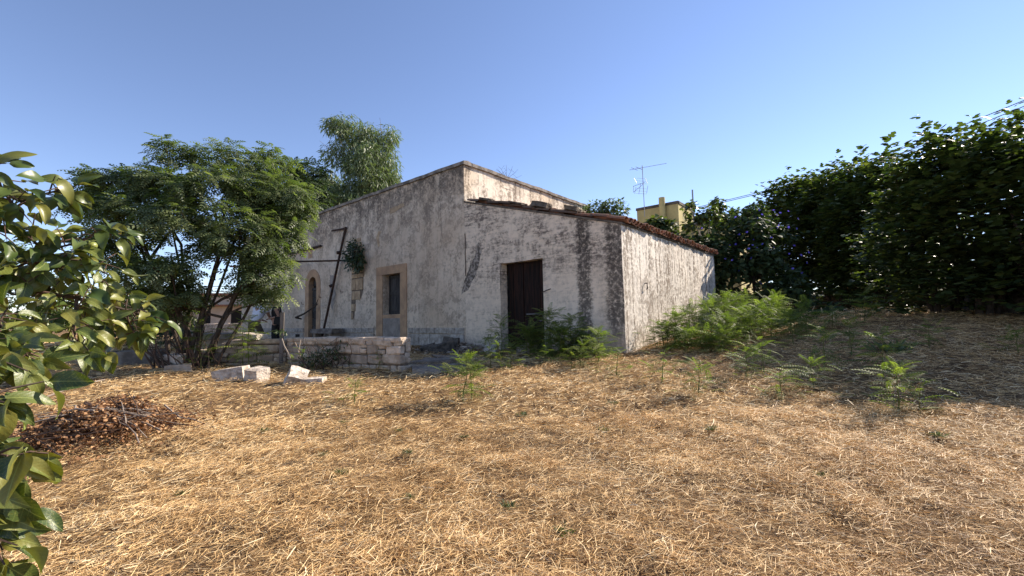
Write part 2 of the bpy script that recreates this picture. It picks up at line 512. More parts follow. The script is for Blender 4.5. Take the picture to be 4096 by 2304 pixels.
# leaf templates (x along the leaf, normal z)
def pinnate(pairs, lw=.045, ll=.26, droop=.22, t0=.16):
    v, f = [], []
    def zz(t): return -droop * t * t
    for i in range(pairs):
        t = t0 + (1 - t0) * i / (pairs - 1)
        l = ll * (.62 + .5 * math.sin(math.pi * min(1, .15 + .8 * t))) * (1 if i < pairs - 1 else .8)
        for s in (-1, 1):
            a = math.radians(80 - 40 * t)
            dx, dy = math.cos(a) * l, s * math.sin(a) * l
            px, py = -math.sin(a) * s * 0, 0
            nx, ny = -dy / l * lw, dx / l * lw
            k = len(v)
            z0 = zz(t)
            v += [(t, 0, z0), (t + dx * .45 + nx, dy * .45 + ny, z0 + .012), (t + dx, dy, z0 - l * .28), (t + dx * .45 - nx, dy * .45 - ny, z0 + .012)]
            f += [(k, k + 1, k + 3), (k + 1, k + 2, k + 3)]
    k = len(v)
    w_ = .009
    st = 4
    for i in range(st + 1):
        t = i / st
        v += [(t, -w_ * (1.2 - t), zz(t) + .004), (t, w_ * (1.2 - t), zz(t) + .004)]
    for i in range(st):
        q = k + 2 * i
        f += [(q, q + 2, q + 1), (q + 1, q + 2, q + 3)]
    return v, f

FR_TREE = pinnate(5, .075, .34, .34, .22)
LEAF4 = ([(0, 0, 0), (.45, .24, .05), (1, 0, -.08), (.45, -.24, .05)], [(0, 1, 3), (1, 2, 3)])
LEAF_NARROW = ([(0, 0, 0), (.45, .085, .02), (1, 0, -.06), (.45, -.085, .02)], [(0, 1, 3), (1, 2, 3)])
_fv = [(.0, 0, 0), (.05, .30, -.03), (.42, .46, -.06), (.40, .20, .03), (.72, .30, -.05), (1, 0, -.14), (.72, -.30, -.05), (.40, -.20, .03), (.42, -.46, -.06), (.05, -.30, -.03), (.35, 0, .04)]
LEAF_FIG = (_fv, [(10, i, i + 1) for i in range(0, 9)] + [(10, 9, 0)])
LEAF_HEART = ([(0, 0, 0), (-.12, .26, -.02), (.3, .46, -.05), (1, 0, -.12), (.3, -.46, -.05), (-.12, -.26, -.02), (.3, 0, .04)],
              [(6, 0, 1), (6, 1, 2), (6, 2, 3), (6, 3, 4), (6, 4, 5), (6, 5, 0)])


# ================================================================ SETTING: ground
def axis_steps(brk):
    out = []
    for a, b, st in brk:
        n = max(1, int(round((b - a) / st)))
        out += list(np.linspace(a, b, n, endpoint=False))
    out.append(brk[-1][1])
    return np.array(out)

gx = axis_steps([(-420, -60, 40), (-60, -20, 4), (-20, -12, .5), (-12, 12, .11), (12, 20, .5), (20, 60, 4), (60, 420, 40)])
gy = axis_steps([(-200, -40, 40), (-40, -4, 4), (-4, 1, .5), (1, 12, .11), (12, 22, .4), (22, 60, 4), (60, 620, 40)])
XX, YY = np.meshgrid(gx, gy)
ZZ = gz(XX, YY) + gn(XX, YY) * sms(30, 16, np.hypot(XX, YY))
V = np.stack([XX, YY, ZZ], -1).reshape(-1, 3)
nx_, ny_ = len(gx), len(gy)
I = np.arange(nx_ * ny_).reshape(ny_, nx_)
Q = np.stack([I[:-1, :-1], I[:-1, 1:], I[1:, 1:], I[1:, :-1]], -1).reshape(-1, 4)
me = bpy.data.meshes.new('ground')
me.vertices.add(len(V)); me.vertices.foreach_set('co', V.astype(np.float32).ravel())
me.loops.add(Q.size); me.loops.foreach_set('vertex_index', Q.astype(np.int32).ravel())
me.polygons.add(len(Q)); me.polygons.foreach_set('loop_start', np.arange(0, Q.size, 4, dtype=np.int32))
me.polygons.foreach_set('use_smooth', np.ones(len(Q), bool))
me.update(calc_edges=True)
tag(link('ground', me, M['ground']), kind='structure')

# ================================================================ FARMHOUSE
HB = .60                                     # height of the house's own origin
HS = Vector((-.7672, .6414, 0))              # along the front, away to the left
house = thing('farmhouse', 'old flat-roofed stone farmhouse with peeling lime plaster and a lower tiled lean-to', 'house',
              (2.33, 9.08, HB), math.atan2(HS.y, HS.x))
H = lambda s, n, z: (s, n, z - HB)
def HW(s, n, z):
    """house coordinates to world"""
    return Vector((2.33, 9.08, 0)) + HS * s + Vector((-HS.y, HS.x, 0)) * n + Vector((0, 0, z))

def wob(p, k=1.0):
    p = Vector(p)
    d = mnoise.noise_vector(p * 1.1) * .014 + mnoise.noise_vector(p * 3.7) * .007
    return p + d * k

def grid_wall(name, us, vs, fn, hole, m, extra=None, parent=None):
    mb = MB()
    nu, nv = len(us), len(vs)
    mb.v = [tuple(wob(fn(u, v))) for v in vs for u in us]
    for j in range(nv - 1):
        for i in range(nu - 1):
            uc, vc = (us[i] + us[i + 1]) / 2, (vs[j] + vs[j + 1]) / 2
            if hole and any(h[0] < uc < h[1] and h[2] < vc < h[3] for h in hole):
                continue
            mb.f.append((j * nu + i, j * nu + i + 1, (j + 1) * nu + i + 1, (j + 1) * nu + i))
    if extra:
        for quad in extra:
            mb.quad(*[tuple(wob(p)) for p in quad])
    ob = mb.build(name, m, parent or house, smooth=False)
    return ob

def breaks(a, b, marks, step):
    pts = sorted(set([a, b] + list(marks)))
    out = []
    for p, q in zip(pts[:-1], pts[1:]):
        n = max(1, int(math.ceil((q - p) / step)))
        out += [p + (q - p) * i / n for i in range(n)]
    return out + [b]

def reveal(s0, s1, z0, z1, d):
    return [[H(s0, 0, z0), H(s0, -d, z0), H(s0, -d, z1), H(s0, 0, z1)], [H(s1, 0, z0), H(s1, 0, z1), H(s1, -d, z1), H(s1, -d, z0)],
            [H(s0, 0, z1), H(s0, -d, z1), H(s1, -d, z1), H(s1, 0, z1)], [H(s0, 0, z0), H(s1, 0, z0), H(s1, -d, z0), H(s0, -d, z0)]]

SEAM, LEND, ZT, DEPTH = 4.73, 21.6, 5.90, 7.0
# main front
DOORA = (13.37, 14.05, .4, 3.37)
WIN = (7.73, 8.72, 1.71, 3.05)
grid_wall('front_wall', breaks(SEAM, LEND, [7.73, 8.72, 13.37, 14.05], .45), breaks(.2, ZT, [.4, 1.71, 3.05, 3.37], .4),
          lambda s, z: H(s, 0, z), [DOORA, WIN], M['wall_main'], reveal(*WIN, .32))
# lean-to front
ztop = lambda s: 3.44 + (4.80 - 3.44) * s / SEAM
LDOOR = (2.06, 3.42, .3, 2.93)
def lean(s, z):
    return H(s, 0, z if z <= 3.0 else 3.0 + (ztop(s) - 3.0) * (z - 3.0))
grid_wall('lean_to_front_wall', breaks(0, SEAM, [2.06, 3.42], .3), [.2, .3, .6, .9, 1.2, 1.5, 1.8, 2.1, 2.4, 2.7, 2.93, 3.0, 3.25, 3.5, 3.75, 4.0],
          lean, [LDOOR], M['wall_shed'], reveal(*LDOOR, .26))
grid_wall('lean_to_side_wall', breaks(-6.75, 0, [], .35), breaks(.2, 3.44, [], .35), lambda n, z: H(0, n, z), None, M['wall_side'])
grid_wall('lean_to_back_wall', [0, SEAM], [.2, 3.44, 4.8], lambda s, z: H(s, -6.75, min(z, ztop(s))), None, M['wall_shed'])
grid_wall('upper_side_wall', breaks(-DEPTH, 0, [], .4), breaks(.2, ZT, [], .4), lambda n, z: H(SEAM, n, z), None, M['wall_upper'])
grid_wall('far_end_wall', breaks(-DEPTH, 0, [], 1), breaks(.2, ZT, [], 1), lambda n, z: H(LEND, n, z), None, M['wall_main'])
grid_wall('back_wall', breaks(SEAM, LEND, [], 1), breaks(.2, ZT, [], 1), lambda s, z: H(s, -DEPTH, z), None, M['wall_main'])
MB().quad(H(SEAM, 0, 5.6), H(LEND, 0, 5.6), H(LEND, -DEPTH, 5.6), H(SEAM, -DEPTH, 5.6)).build('flat_roof', M['coping'], house)

# parapet coping: worn, slightly proud of the wall
def coping(name, a, b, w0, w1, axis):
    mb = MB()
    n = int(abs(b - a) / .22) + 1
    prof = [(w0, ZT - .005), (w0, ZT + .09), (w0 * .5 + w1 * .5, ZT + .12), (w1, ZT + .09), (w1, ZT - .005)]
    for i in range(n + 1):
        t = a + (b - a) * i / n
        for (c, z) in prof:
            p = H(t, c, z) if axis == 's' else H(c, t, z)
            q = wob(p, 1.3)
            q.z += (mnoise.noise(Vector((t * 6, c, z))) * .014)
            mb.v.append(tuple(q))
    k = len(prof)
    for i in range(n):
        for j in range(k):
            j2 = (j + 1) % k
            mb.f.append((i * k + j, i * k + j2, (i + 1) * k + j2, (i + 1) * k + j))
    mb.f.append(tuple(range(k)))
    mb.f.append(tuple(n * k + j for j in reversed(range(k))))
    ob = mb.build(name, M['coping'], house)
    fix_normals(ob.data)
    return ob
coping('coping', SEAM - .05, LEND, .05, -.28, 's')
coping('coping', -.285, -DEPTH, SEAM - .06, SEAM + .25, 'n')


def rough_block(sx, sy, sz, jit=.1, bev=.12, sub=False, rnd=random):
    """an irregular stone, centred in x and y, base at z=0"""
    bm = bmesh.new()
    bmesh.ops.create_cube(bm, size=1)
    mn = min(sx, sy, sz)
    for v in bm.verts:
        v.co = Vector((v.co.x * sx, v.co.y * sy, (v.co.z + .5) * sz))
        v.co += Vector([rnd.uniform(-1, 1) for _ in range(3)]) * jit * mn
    if sub:
        bmesh.ops.subdivide_edges(bm, edges=bm.edges, cuts=2, use_grid_fill=True)
        for v in bm.verts:
            v.co += Vector([rnd.uniform(-1, 1) for _ in range(3)]) * jit * .34 * mn
    else:
        bmesh.ops.bevel(bm, geom=bm.edges, offset=bev * mn, segments=1, affect='EDGES', profile=.6)
    me = bpy.data.meshes.new('stone')
    bm.to_mesh(me)
    bm.free()
    return me

# plinth courses
pl = link('plinth', None, None, house)
def plinth_run(s0, s1):
    s = s0
    for (zb, zt_, ln) in ((1.105, 1.285, .42), (.74, 1.095, .5)):
        s = s0
        while s < s1 - .05:
            l = min(ln * random.uniform(.75, 1.25), s1 - s)
            if s1 - s - l < .15: l = s1 - s
            me = rough_block(l - .018, .07, zt_ - zb - .012, .06, .12)
            st = link('plinth_block', me, M['plinth'], pl)
            st.location = H(s + l / 2, .004, zb)
            s += l
plinth_run(4.78, 7.3)
plinth_run(9.2, 13.0)
plinth_run(14.45, 21.2)

# exposed masonry where the plaster fell off: blocks standing a little proud of a mortar bed
em = MB()
out = [(10.72, 1.58), (10.52, 1.62), (10.5, 2.28), (10.05, 2.33), (9.92, 2.64), (9.9, 3.05), (9.88, 3.24), (10.0, 3.4), (9.96, 3.7), (9.95, 3.98), (10.08, 4.2), (10.2, 4.54), (10.48, 4.56), (10.62, 4.36), (10.69, 3.7), (10.70, 2.6)]
em.add([H(s, .006, z) for s, z in out] + [H(10.3, .010, 3.0)], [(len(out), i, (i + 1) % len(out)) for i in range(len(out))])
em = em.build('bare_masonry', M['mortar'], house)
rows = [(1.6, 1.86, 10.5, 10.7), (1.88, 2.16, 10.5, 10.7), (2.3, 2.62, 10.05, 10.68), (2.64, 3.06, 9.9, 10.68), (3.08, 3.24, 9.86, 10.68), (3.26, 3.4, 10.0, 10.68),
        (3.42, 3.7, 9.95, 10.66), (3.72, 3.98, 9.92, 10.66), (4.0, 4.2, 10.05, 10.66), (4.22, 4.38, 10.1, 10.62), (4.4, 4.54, 10.18, 10.5)]
for (z0, z1, s0, s1) in rows:
    s0 = s0 + random.uniform(-.14, .06)
    s = s0
    while s < s1 - .04:
        l = min(random.uniform(.2, .42), s1 - s)
        if s1 - s - l < .1: l = s1 - s
        me = rough_block(l - .022, .05, z1 - z0 - .02, .1, .16)
        st = link('stone', me, M['masonry'], em)
        st.location = H(s + l / 2, .006 + random.uniform(-.006, .006), z0)
        s += l

# window with stone surround
win = MB().box(*sorted((WIN[0], WIN[1])), -.34, -.325, WIN[2] - HB, WIN[3] - HB).build('window', M['void'], house)
def fbox(mb, s0, s1, n0, n1, z0, z1): return mb.box(s0, s1, n0, n1, z0 - HB, z1 - HB)
def wobbly(mb):
    mb.v = [tuple(wob(p, .6)) for p in mb.v]
    return mb
for (s0, s1, z0, z1) in ((7.39, 7.726, .72, 3.046), (8.724, 9.08, .72, 3.046), (7.39, 9.08, 3.052, 3.33)):
    fbox(MB(), s0, s1, -.04, .022, z0, z1).build('surround_stone', M['tan_stone'], win)
fbox(MB(), 7.73, 8.72, -.32, .012, 1.595, 1.706).build('sill', M['tan_stone'], win)
fbox(MB(), 7.73, 8.72, -.05, .004, .74, 1.59).build('infill_panel', M['infill'], win)
def shutter(s0, s1, parent):
    m = MB()
    z0, z1 = 1.73, 3.03
    n0, n1 = -.27, -.225
    zm = 2.42
    for (a, b, c, d) in ((s0, s0 + .07, z0, z1), (s1 - .07, s1, z0, z1), (s0 + .072, s1 - .072, z0, z0 + .1), (s0 + .072, s1 - .072, z1 - .09, z1), (s0 + .072, s1 - .072, zm - .05, zm + .05)):
        fbox(m, a, b, n0, n1, c, d)
    sh = m.build('shutter', M['grey_wood'], parent)
    for (c, d) in ((z0 + .105, zm - .055), (zm + .055, z1 - .095)):
        p = MB()
        fbox(p, s0 + .075, s1 - .075, n0 + .012, n1 - .02, c, d)
        fbox(p, s0 + .12, s1 - .12, n1 - .018, n1 - .006, c + .05, d - .05)
        p.build('panel', M['grey_wood'], parent)
shutter(7.76, 8.12, win)
shutter(8.14, 8.69, win)
for zz_ in (1.95, 2.15): MB().tube([H(8.71, -.1, zz_), H(8.55, .02, zz_)], .008, 5).build('hook', M['iron'], win)

# arched door
ad = link('arched_door', None, None, house)
cs, cz = 13.71, 3.03
def ring(r0, r1, n0, n1, a0, a1, k):
    m = MB()
    for i in range(k + 1):
        a = a0 + (a1 - a0) * i / k
        for r, n in ((r0, n0), (r0, n1), (r1, n1), (r1, n0)):
            m.v.append(H(cs + r * math.cos(a), n, cz + r * math.sin(a)))
    for i in range(k):
        for j in range(4):
            j2 = (j + 1) % 4
            m.f.append((i * 4 + j, i * 4 + j2, i * 4 + 4 + j2, i * 4 + 4 + j))
    m.f += [(0, 1, 2, 3), tuple(k * 4 + j for j in (3, 2, 1, 0))]
    return m
for i in range(5):
    a0, a1 = math.pi * i / 5, math.pi * (i + 1) / 5
    o_ = ring(.338, .655, -.22, .02, a0 + .004, a1 - .004, 4).build('arch_stone', M['tan_stone'], ad)
    fix_normals(o_.data)
for s0, s1 in ((13.055, 13.372), (14.048, 14.365)):
    for z0, z1 in ((.5, 1.3), (1.304, 2.15), (2.154, 3.026)):
        fbox(MB(), s0, s1, -.22, .02, z0, z1).build('jamb_stone', M['tan_stone'], ad)
z = .5
for i in range(8):
    z1 = z + .29
    fbox(MB(), 13.38, 14.04, -.19 + random.uniform(-.006, .006), -.15, z + .006, z1 - .006).build('plank', M['grey_wood'], ad)
    z = z1
fbox(MB(), 13.38, 14.04, -.19, -.12, 2.83, 2.93).build('transom', M['grey_wood'], ad)
m_ = ring(0.0, .335, -.20, -.17, 0, math.pi, 8)
m_.build('fanlight', M['grey_wood'], ad)
fbox(MB(), 13.375, 14.045, -.215, -.205, .4, 3.03).build('door_backing', M['void'], ad)
MB().tube([H(14.5, .0, 2.28), H(14.5, .1, 2.28), H(14.5, .1, 2.36)], .014, 5).build('hook', M['iron'], house)
MB().tube([H(12.98, .0, 2.5), H(12.98, .1, 2.5), H(12.98, .1, 2.56)], .014, 5).build('hook', M['iron'], house)
MB().tube([H(11.3, .0, 2.62), H(11.3, .12, 2.62), H(11.3, .12, 2.7)], .014, 5).build('hook', M['iron'], house)
MB().tube([H(1.85, .0, 2.18), H(1.99, .16, 2.1)], .012, 5).build('hook', M['iron'], house)
MB().tube([H(.02, -1.1, 2.24), H(-.05, -1.1, 2.24), H(-.06, -1.1, 2.13), H(-.03, -1.1, 2.1)], .015, 5).build('hook', M['iron'], house)
fbox(MB(), 13.78, 14.12, -.02, .02, 4.18, 4.6).build('wall_plaque', M['tan_stone'], house)
fbox(MB(), 14.75, 15.15, -.1, .045, .83, 1.02).build('vent_hole', M['void'], house)

# raw-cement repair patch by the seam and lighter patch of fallen plaster
pt = [(4.18, 3.62), (4.10, 3.3), (4.18, 2.98), (4.36, 2.65), (4.62, 2.32), (4.9, 2.2), (4.76, 2.58), (4.6, 2.86), (4.46, 3.1), (4.3, 3.3)]
def patch(pts, m, name, n=.012):
    mb = MB()
    rim = []
    for i, p in enumerate(pts):
        q = pts[(i + 1) % len(pts)]
        for t in (0, .33, .66):
            rim.append((p[0] + (q[0] - p[0]) * t + random.uniform(-.018, .018), p[1] + (q[1] - p[1]) * t + random.uniform(-.018, .018)))
    c = (sum(p[0] for p in rim) / len(rim), sum(p[1] for p in rim) / len(rim))
    vs = [H(s, .0, z) for s, z in rim] + [H(c[0] + (s - c[0]) * .93, n, c[1] + (z - c[1]) * .93) for s, z in rim] + [H(c[0], n, c[1])]
    k = len(rim)
    vs = [tuple(wob(v)) for v in vs]
    fs = [(i, (i + 1) % k, k + (i + 1) % k, k + i) for i in range(k)] + [(k + i, k + (i + 1) % k, 2 * k) for i in range(k)]
    ob = mb.add(vs, fs).build(name, m, house)
    fix_normals(ob.data)
    return ob
patch(pt, M['patch'], 'cement_patch', .006)
patch([(8.3, 5.08), (7.9, 5.12), (7.5, 5.22), (7.55, 5.32), (8.0, 5.28), (8.35, 5.25)], M['masonry'], 'plaster_scar', .008)
patch([(9.1, 4.42), (9.0, 4.05), (8.9, 4.05), (8.95, 4.45), (8.8, 4.55), (8.95, 4.6)], M['masonry'], 'plaster_scar', .008)
patch([(12.3, 3.3), (12.0, 3.3), (11.85, 2.6), (12.1, 1.9), (12.3, 2.4)], M['infill'], 'plaster_scar', .006)
# vertical joint between house and lean-to
jm = MB()
jp = [(4.70 + mnoise.noise(Vector((i * .7, 3, 1))) * .03, .012, 2.7 + i * .15) for i in range(9)]
jm.tube([H(*p) for p in jp], [.012 + .012 * abs(mnoise.noise(Vector((i * 1.3, 0, 0)))) for i in range(9)], 5).build('wall_joint', M['mortar'], house)

# lean-to door: planks, rail and a hooked iron bolt
ld = fbox(MB(), 2.07, 3.41, -.30, -.285, .35, 2.92).build('plank_door', M['void'], house)
s = 2.16
for i in range(7):
    wd = .167 if i != 3 else .18
    if s + wd > 3.40: wd = 3.40 - s
    fbox(MB(), s + .004, s + wd - .004, -.275 + random.uniform(-.006, .004), -.235 + random.uniform(-.004, .006) + (.02 if i == 4 else 0), .62 + random.uniform(0, .03), 2.91).build('plank', M['dark_wood'], ld)
    s += wd
fbox(MB(), 2.065, 2.15, -.282, -.2, .6, 2.92).build('door_post', M['dark_wood'], ld)
bz = 1.60
pts = [H(2.74, -.2, bz), H(2.3, -.2, bz)] + [H(2.3 - .085 * math.sin(a), -.2, bz - .085 + .085 * math.cos(a)) for a in np.linspace(.3, 3.6, 9)]
MB().tube(pts, .017, 6).build('bolt', M['grey_iron'], ld)

# ---- lean-to roof: deck and clay barrel tiles, laid in columns down the slope
deck = MB()
NE, NV, SE_ = -6.86, .02, -.03
deck.add([H(SE_, NE, 3.475), H(SE_, NV, 3.475), H(SEAM, NV, 4.84), H(SEAM, NE, 4.84), H(SE_, NE, 3.43), H(SE_, NV, 3.43), H(SEAM, NV, 4.79), H(SEAM, NE, 4.79)],
         [(0, 1, 2, 3), (7, 6, 5, 4), (0, 4, 5, 1), (1, 5, 6, 2), (2, 6, 7, 3), (3, 7, 4, 0)])
roof = deck.build('lean_to_roof', M['rubble'], house)
slope = math.atan2(4.84 - 3.475, SEAM - SE_)
def tile_mesh(up=True):
    m = MB()
    L, k = .46, 5
    for e, (x, r) in enumerate(((0, .10), (L, .078))):
        for rr in (r, r - .014):
            for j in range(k + 1):
                a = math.pi * j / k
                m.v.append((x, rr * math.cos(a), rr * math.sin(a) * .8 * (1 if up else -1)))
    n = k + 1
    for j in range(k):
        m.f += [(j, j + 1, 2 * n + j + 1, 2 * n + j), (n + j, 3 * n + j, 3 * n + j + 1, n + j + 1), (j, n + j, n + j + 1, j + 1), (2 * n + j, 2 * n + j + 1, 3 * n + j + 1, 3 * n + j)]
    me = bpy.data.meshes.new('tile')
    me.from_pydata(m.v, [], m.f)
    fix_normals(me)
    me.materials.append(M['terracotta'])
    return me
tile_up, tile_dn = tile_mesh(True), tile_mesh(False)
M['terracotta_old'] = mat_noisy('blackened_terracotta', (.16, .105, .075), (.075, .06, .05), 5, .95, .6, 30, .015, rnd=.5, spec=.1)
tile_old = tile_mesh(True); tile_old.materials[0] = M['terracotta_old']
rest = MB()
ncol = 34
for c in range(ncol):
    n = -.07 - c * .2
    for r in range(12):
        s = -.09 + r * .385
        for mesh, dn, dz in ((tile_up, 0, .055), (tile_dn, -.1, .075)):
            jn, jz, ja = random.uniform(-.012, .012), random.uniform(0, .02), random.uniform(-.04, .04)
            z = 3.475 + (s - SE_) * math.tan(slope) + dz + jz
            if c == 0 and r > 1:
                z += random.choice((-.03, -.02, 0, .02)); ja += random.uniform(-.1, .1); jn += random.uniform(-.02, .05)
            mw = Matrix.Translation(H(s + (random.uniform(-.04, .03) if r == 0 else 0), n + dn + jn, z)) @ Matrix.Rotation(-slope + .03, 4, 'Y') @ Matrix.Rotation(ja, 4, 'Z')
            if r == 0 or (r < 3 and dn == 0) or c == 0:
                t_ = link('tile', tile_old if c == 0 and dn == 0 and r > 2 else mesh, None, roof)
                t_.matrix_local = mw
            else:
                rest.add([mw @ v.co for v in mesh.vertices], [tuple(p.vertices) for p in mesh.polygons])
r_ = rest.build('tile_field', M['terracotta'], roof)
r_['kind'] = 'stuff'

# stones weighing down the tiles along the verge
for (s, l, h, lab) in ((3.92, .36, .05, 'flat dark stone on the lean-to verge nearest the tall parapet'), (2.83, .42, .06, 'long dark stone on the lean-to verge above the plank door'),
                       (2.12, .46, .10, 'biggest lichen-dark stone on the lean-to verge, right of the door'), (1.22, .34, .09, 'squarish dark stone on the lean-to verge nearest the corner')):
    st = link('roof_stone', rough_block(l, .26, h, .28, .2, True), M['rubble'])
    st.location = HW(s, -.06, 3.475 + (s + .03) * math.tan(slope) + .10)
    st.rotation_euler = (0, slope, math.atan2(HS.y, HS.x) + math.pi + random.uniform(-.1, .1))
    tag(st, lab, 'stone', 'stones weighing down the roof tiles')

# ================================================================ rusty frame, pole, stick
fr = thing('pergola_frame', 'broken rusty iron pergola bars reaching out of the house front at left', 'pergola', HW(13, 0, 3.7))
fl = Vector(fr.location)
def rel(p): return tuple(Vector(p) - fl)
MB().tube([rel(HW(10.84, -.02, 3.77)), rel((-8.0, 16.0, 3.76))], .035, 6).build('iron_bar', M['iron'], fr)
MB().tube([rel((-7.9, 16.02, 3.77)), rel((-9.9, 16.0, 3.75))], .04, 6).build('iron_bar', M['rust_paint'], fr)
MB().tube([rel(HW(12.97, .06, 4.57)), rel(HW(15.0, .1, 4.56)), rel(HW(17.5, .2, 4.55))], .045, 6).build('iron_bar', M['iron'], fr)
MB().tube([rel(HW(16.4, .8, 3.96)), rel(HW(13.4, .9, 3.93))], .04, 6).build('iron_bar', M['rust_paint'], fr)
MB().tube([rel(HW(16.4, 1.8, 3.9)), rel(HW(13.8, 1.9, 3.72))], .03, 6).build('iron_bar', M['rust_paint'], fr)
MB().tube([rel(HW(16.4, .0, 3.96)), rel(HW(16.4, 2.2, 3.88))], .035, 6).build('iron_bar', M['rust_paint'], fr)

pole = MB()
pb = HW(12.42, .28, .72)
pt_ = HW(11.05, .05, 5.05)
pole.tube([pb, pt_], .044, 8)
pole = pole.build('iron_pole', M['iron'])
tag(pole, 'long black iron pole leaning against the house front between arched door and window', 'pole')
MB().tube([HW(11.12, .06, 5.0), HW(11.95, .12, 5.02)], .035, 6).build('cross_bar', M['iron'], pole)
MB().tube([HW(11.36, .12, 4.1), HW(11.42, .2, 4.1)], .07, 6).build('clamp', M['iron'], pole)
MB().tube([HW(11.78, .17, 2.9), HW(11.85, .25, 2.85)], .06, 6).build('clamp', M['iron'], pole)
b_ = MB().box(-.12, .12, -.12, .12, -.05, .1).build('foot', M['concrete'], pole)
b_.location = pb

st = MB()
q = [HW(14.55, .3, 1.72), HW(14.0, .22, 1.86), HW(13.4, .2, 2.05), HW(12.95, .25, 2.16), HW(12.65, .3, 2.22)]
st.tube(q, [.045, .035, .032, .028, .015], 6)
st.tube([q[3], HW(12.62, .3, 2.42)], [.022, .01], 5)
st.tube([HW(14.55, .3, 1.72), HW(14.58, .05, 1.66)], [.04, .03], 5)
tag(st.build('forked_stick', M['bark']), 'forked dead stick wedged across the arched doorway', 'stick')

# stone bench at the foot of the wall
bn = thing('stone_bench', 'low grey stone slab bench at the wall right of the arched door', 'bench', HW(11.9, .35, G(*HW(11.9, .35, 0)[:2])), math.atan2(HS.y, HS.x))
sl = link('slab', rough_block(1.7, .42, .15, .12, .2, True), M['concrete'], bn); sl.location = (0, 0, .38)
for x in (-.6, .6):
    lg = link('support', rough_block(.2, .34, .4, .06, .1), M['limestone_dark'], bn); lg.location = (x, 0, -.01)

# ================================================================ dry stone walls
def dry_wall(name, label, A, B, zt, thick, gr, course=(.13, .23), length=(.17, .5), mat='field_stone', endblock=True):
    A, B = Vector(A), Vector(B)
    L = (B - A).length
    ang = math.atan2((B - A).y, (B - A).x)
    zb = min(G(A.x, A.y), G(B.x, B.y)) - .08
    t = thing(name, label, 'wall', (A.x, A.y, zb), ang, gr)
    core = MB()
    k = 8
    for i in range(k):
        x0, x1 = L * i / k + (.03 if i == 0 else 0), L * (i + 1) / k - (.03 if i == k - 1 else 0)
        core.box(x0, x1, .04, thick - .04, 0, min(zt(x0 / L), zt(x1 / L)) - zb - .06)
    core.build('core', M['mortar'], t)
    for side in (0, 1):
        z = 0.0
        top = max(zt(i / 10) for i in range(11)) - zb
        while z < top - .04:
            h = random.uniform(*course)
            if top - z - h < .08: h = top - z
            x = 0.0
            while x < L - .03:
                l = min(random.choice((length[0], length[1], .5 * sum(length))) * random.uniform(.8, 1.15), L - x)
                if L - x - l < .1: l = L - x
                lim = zt((x + l / 2) / L) - zb
                if z + h <= lim + .07:
                    hh = min(h, max(.06, lim - z))
                    zo = .022 * math.sin(x * 2.3 + z * 9)
                    parts = [(0, hh)] if hh < .15 or random.random() < .62 else [(0, hh * .55), (hh * .55, hh * .45)]
                    for (za, ha) in parts:
                        me = rough_block(l - .012, .15, ha - .010, .12, .17)
                        s_ = link('stone', me, M[mat if side or random.random() < .75 else 'limestone_dark'], t)
                        s_.location = (x + l / 2, .07 + random.uniform(-.018, .014) if side == 0 else thick - .07, z + za + .005 + (zo if z > .05 else 0))
                        s_.rotation_euler = (random.uniform(-.05, .05), random.uniform(-.05, .05), random.uniform(-.05, .05))
                x += l
            z += h
            if side == 1 and thick > .3 and z < top - .25: continue
        if side == 0 and endblock:
            z = 0
            while z < zt(0) - zb - .05:
                h = min(random.uniform(.16, .26), zt(0) - zb - z)
                s_ = link('stone', rough_block(.16, thick - .02, h - .012, .08, .16), M[mat], t)
                s_.location = (.07, thick / 2, z + .004)
                z += h
    # flat cap stones
    x = 0
    while x < L - .05:
        l = min(random.uniform(.35, .75), L - x)
        if L - x - l < .15: l = L - x
        zz = zt((x + l / 2) / L)
        if zz > zt(0) * .0 + zb + .4:
            s_ = link('cap_stone', rough_block(l - .012, thick + .03, .085, .10, .2), M[mat], t)
            s_.location = (x + l / 2, thick / 2, zz - zb - .075 + random.uniform(-.006, .006))
        x += l
    return t
# runs towards the camera-left; local y points away from the camera when A is the left end
dry_wall('dry_stone_wall', 'low dry stone wall with a squared right end, just before the house front', (-4.66, 9.02), (-1.98, 7.75), lambda t: 1.19 + .01 * t, .28, 'dry stone garden walls')
dry_wall('dry_stone_wall', 'low tumbledown dry stone wall left of the thin post, its left end broken down in steps', (-6.42, 8.93), (-4.70, 9.10),
         lambda t: 1.16 if t > .42 else (1.10 if t > .30 else (.99 if t > .12 else .88)), .42, 'dry stone garden walls')

post = MB().box(-.035, .035, -.03, .03, -.1, 1.08).build('wooden_post', M['post_wood'])
post.location = (-4.72, 8.93, G(-4.72, 8.93)); post.rotation_euler = (0, .01, .3)
tag(post, 'thin grey wooden post standing where the two low walls meet', 'post')

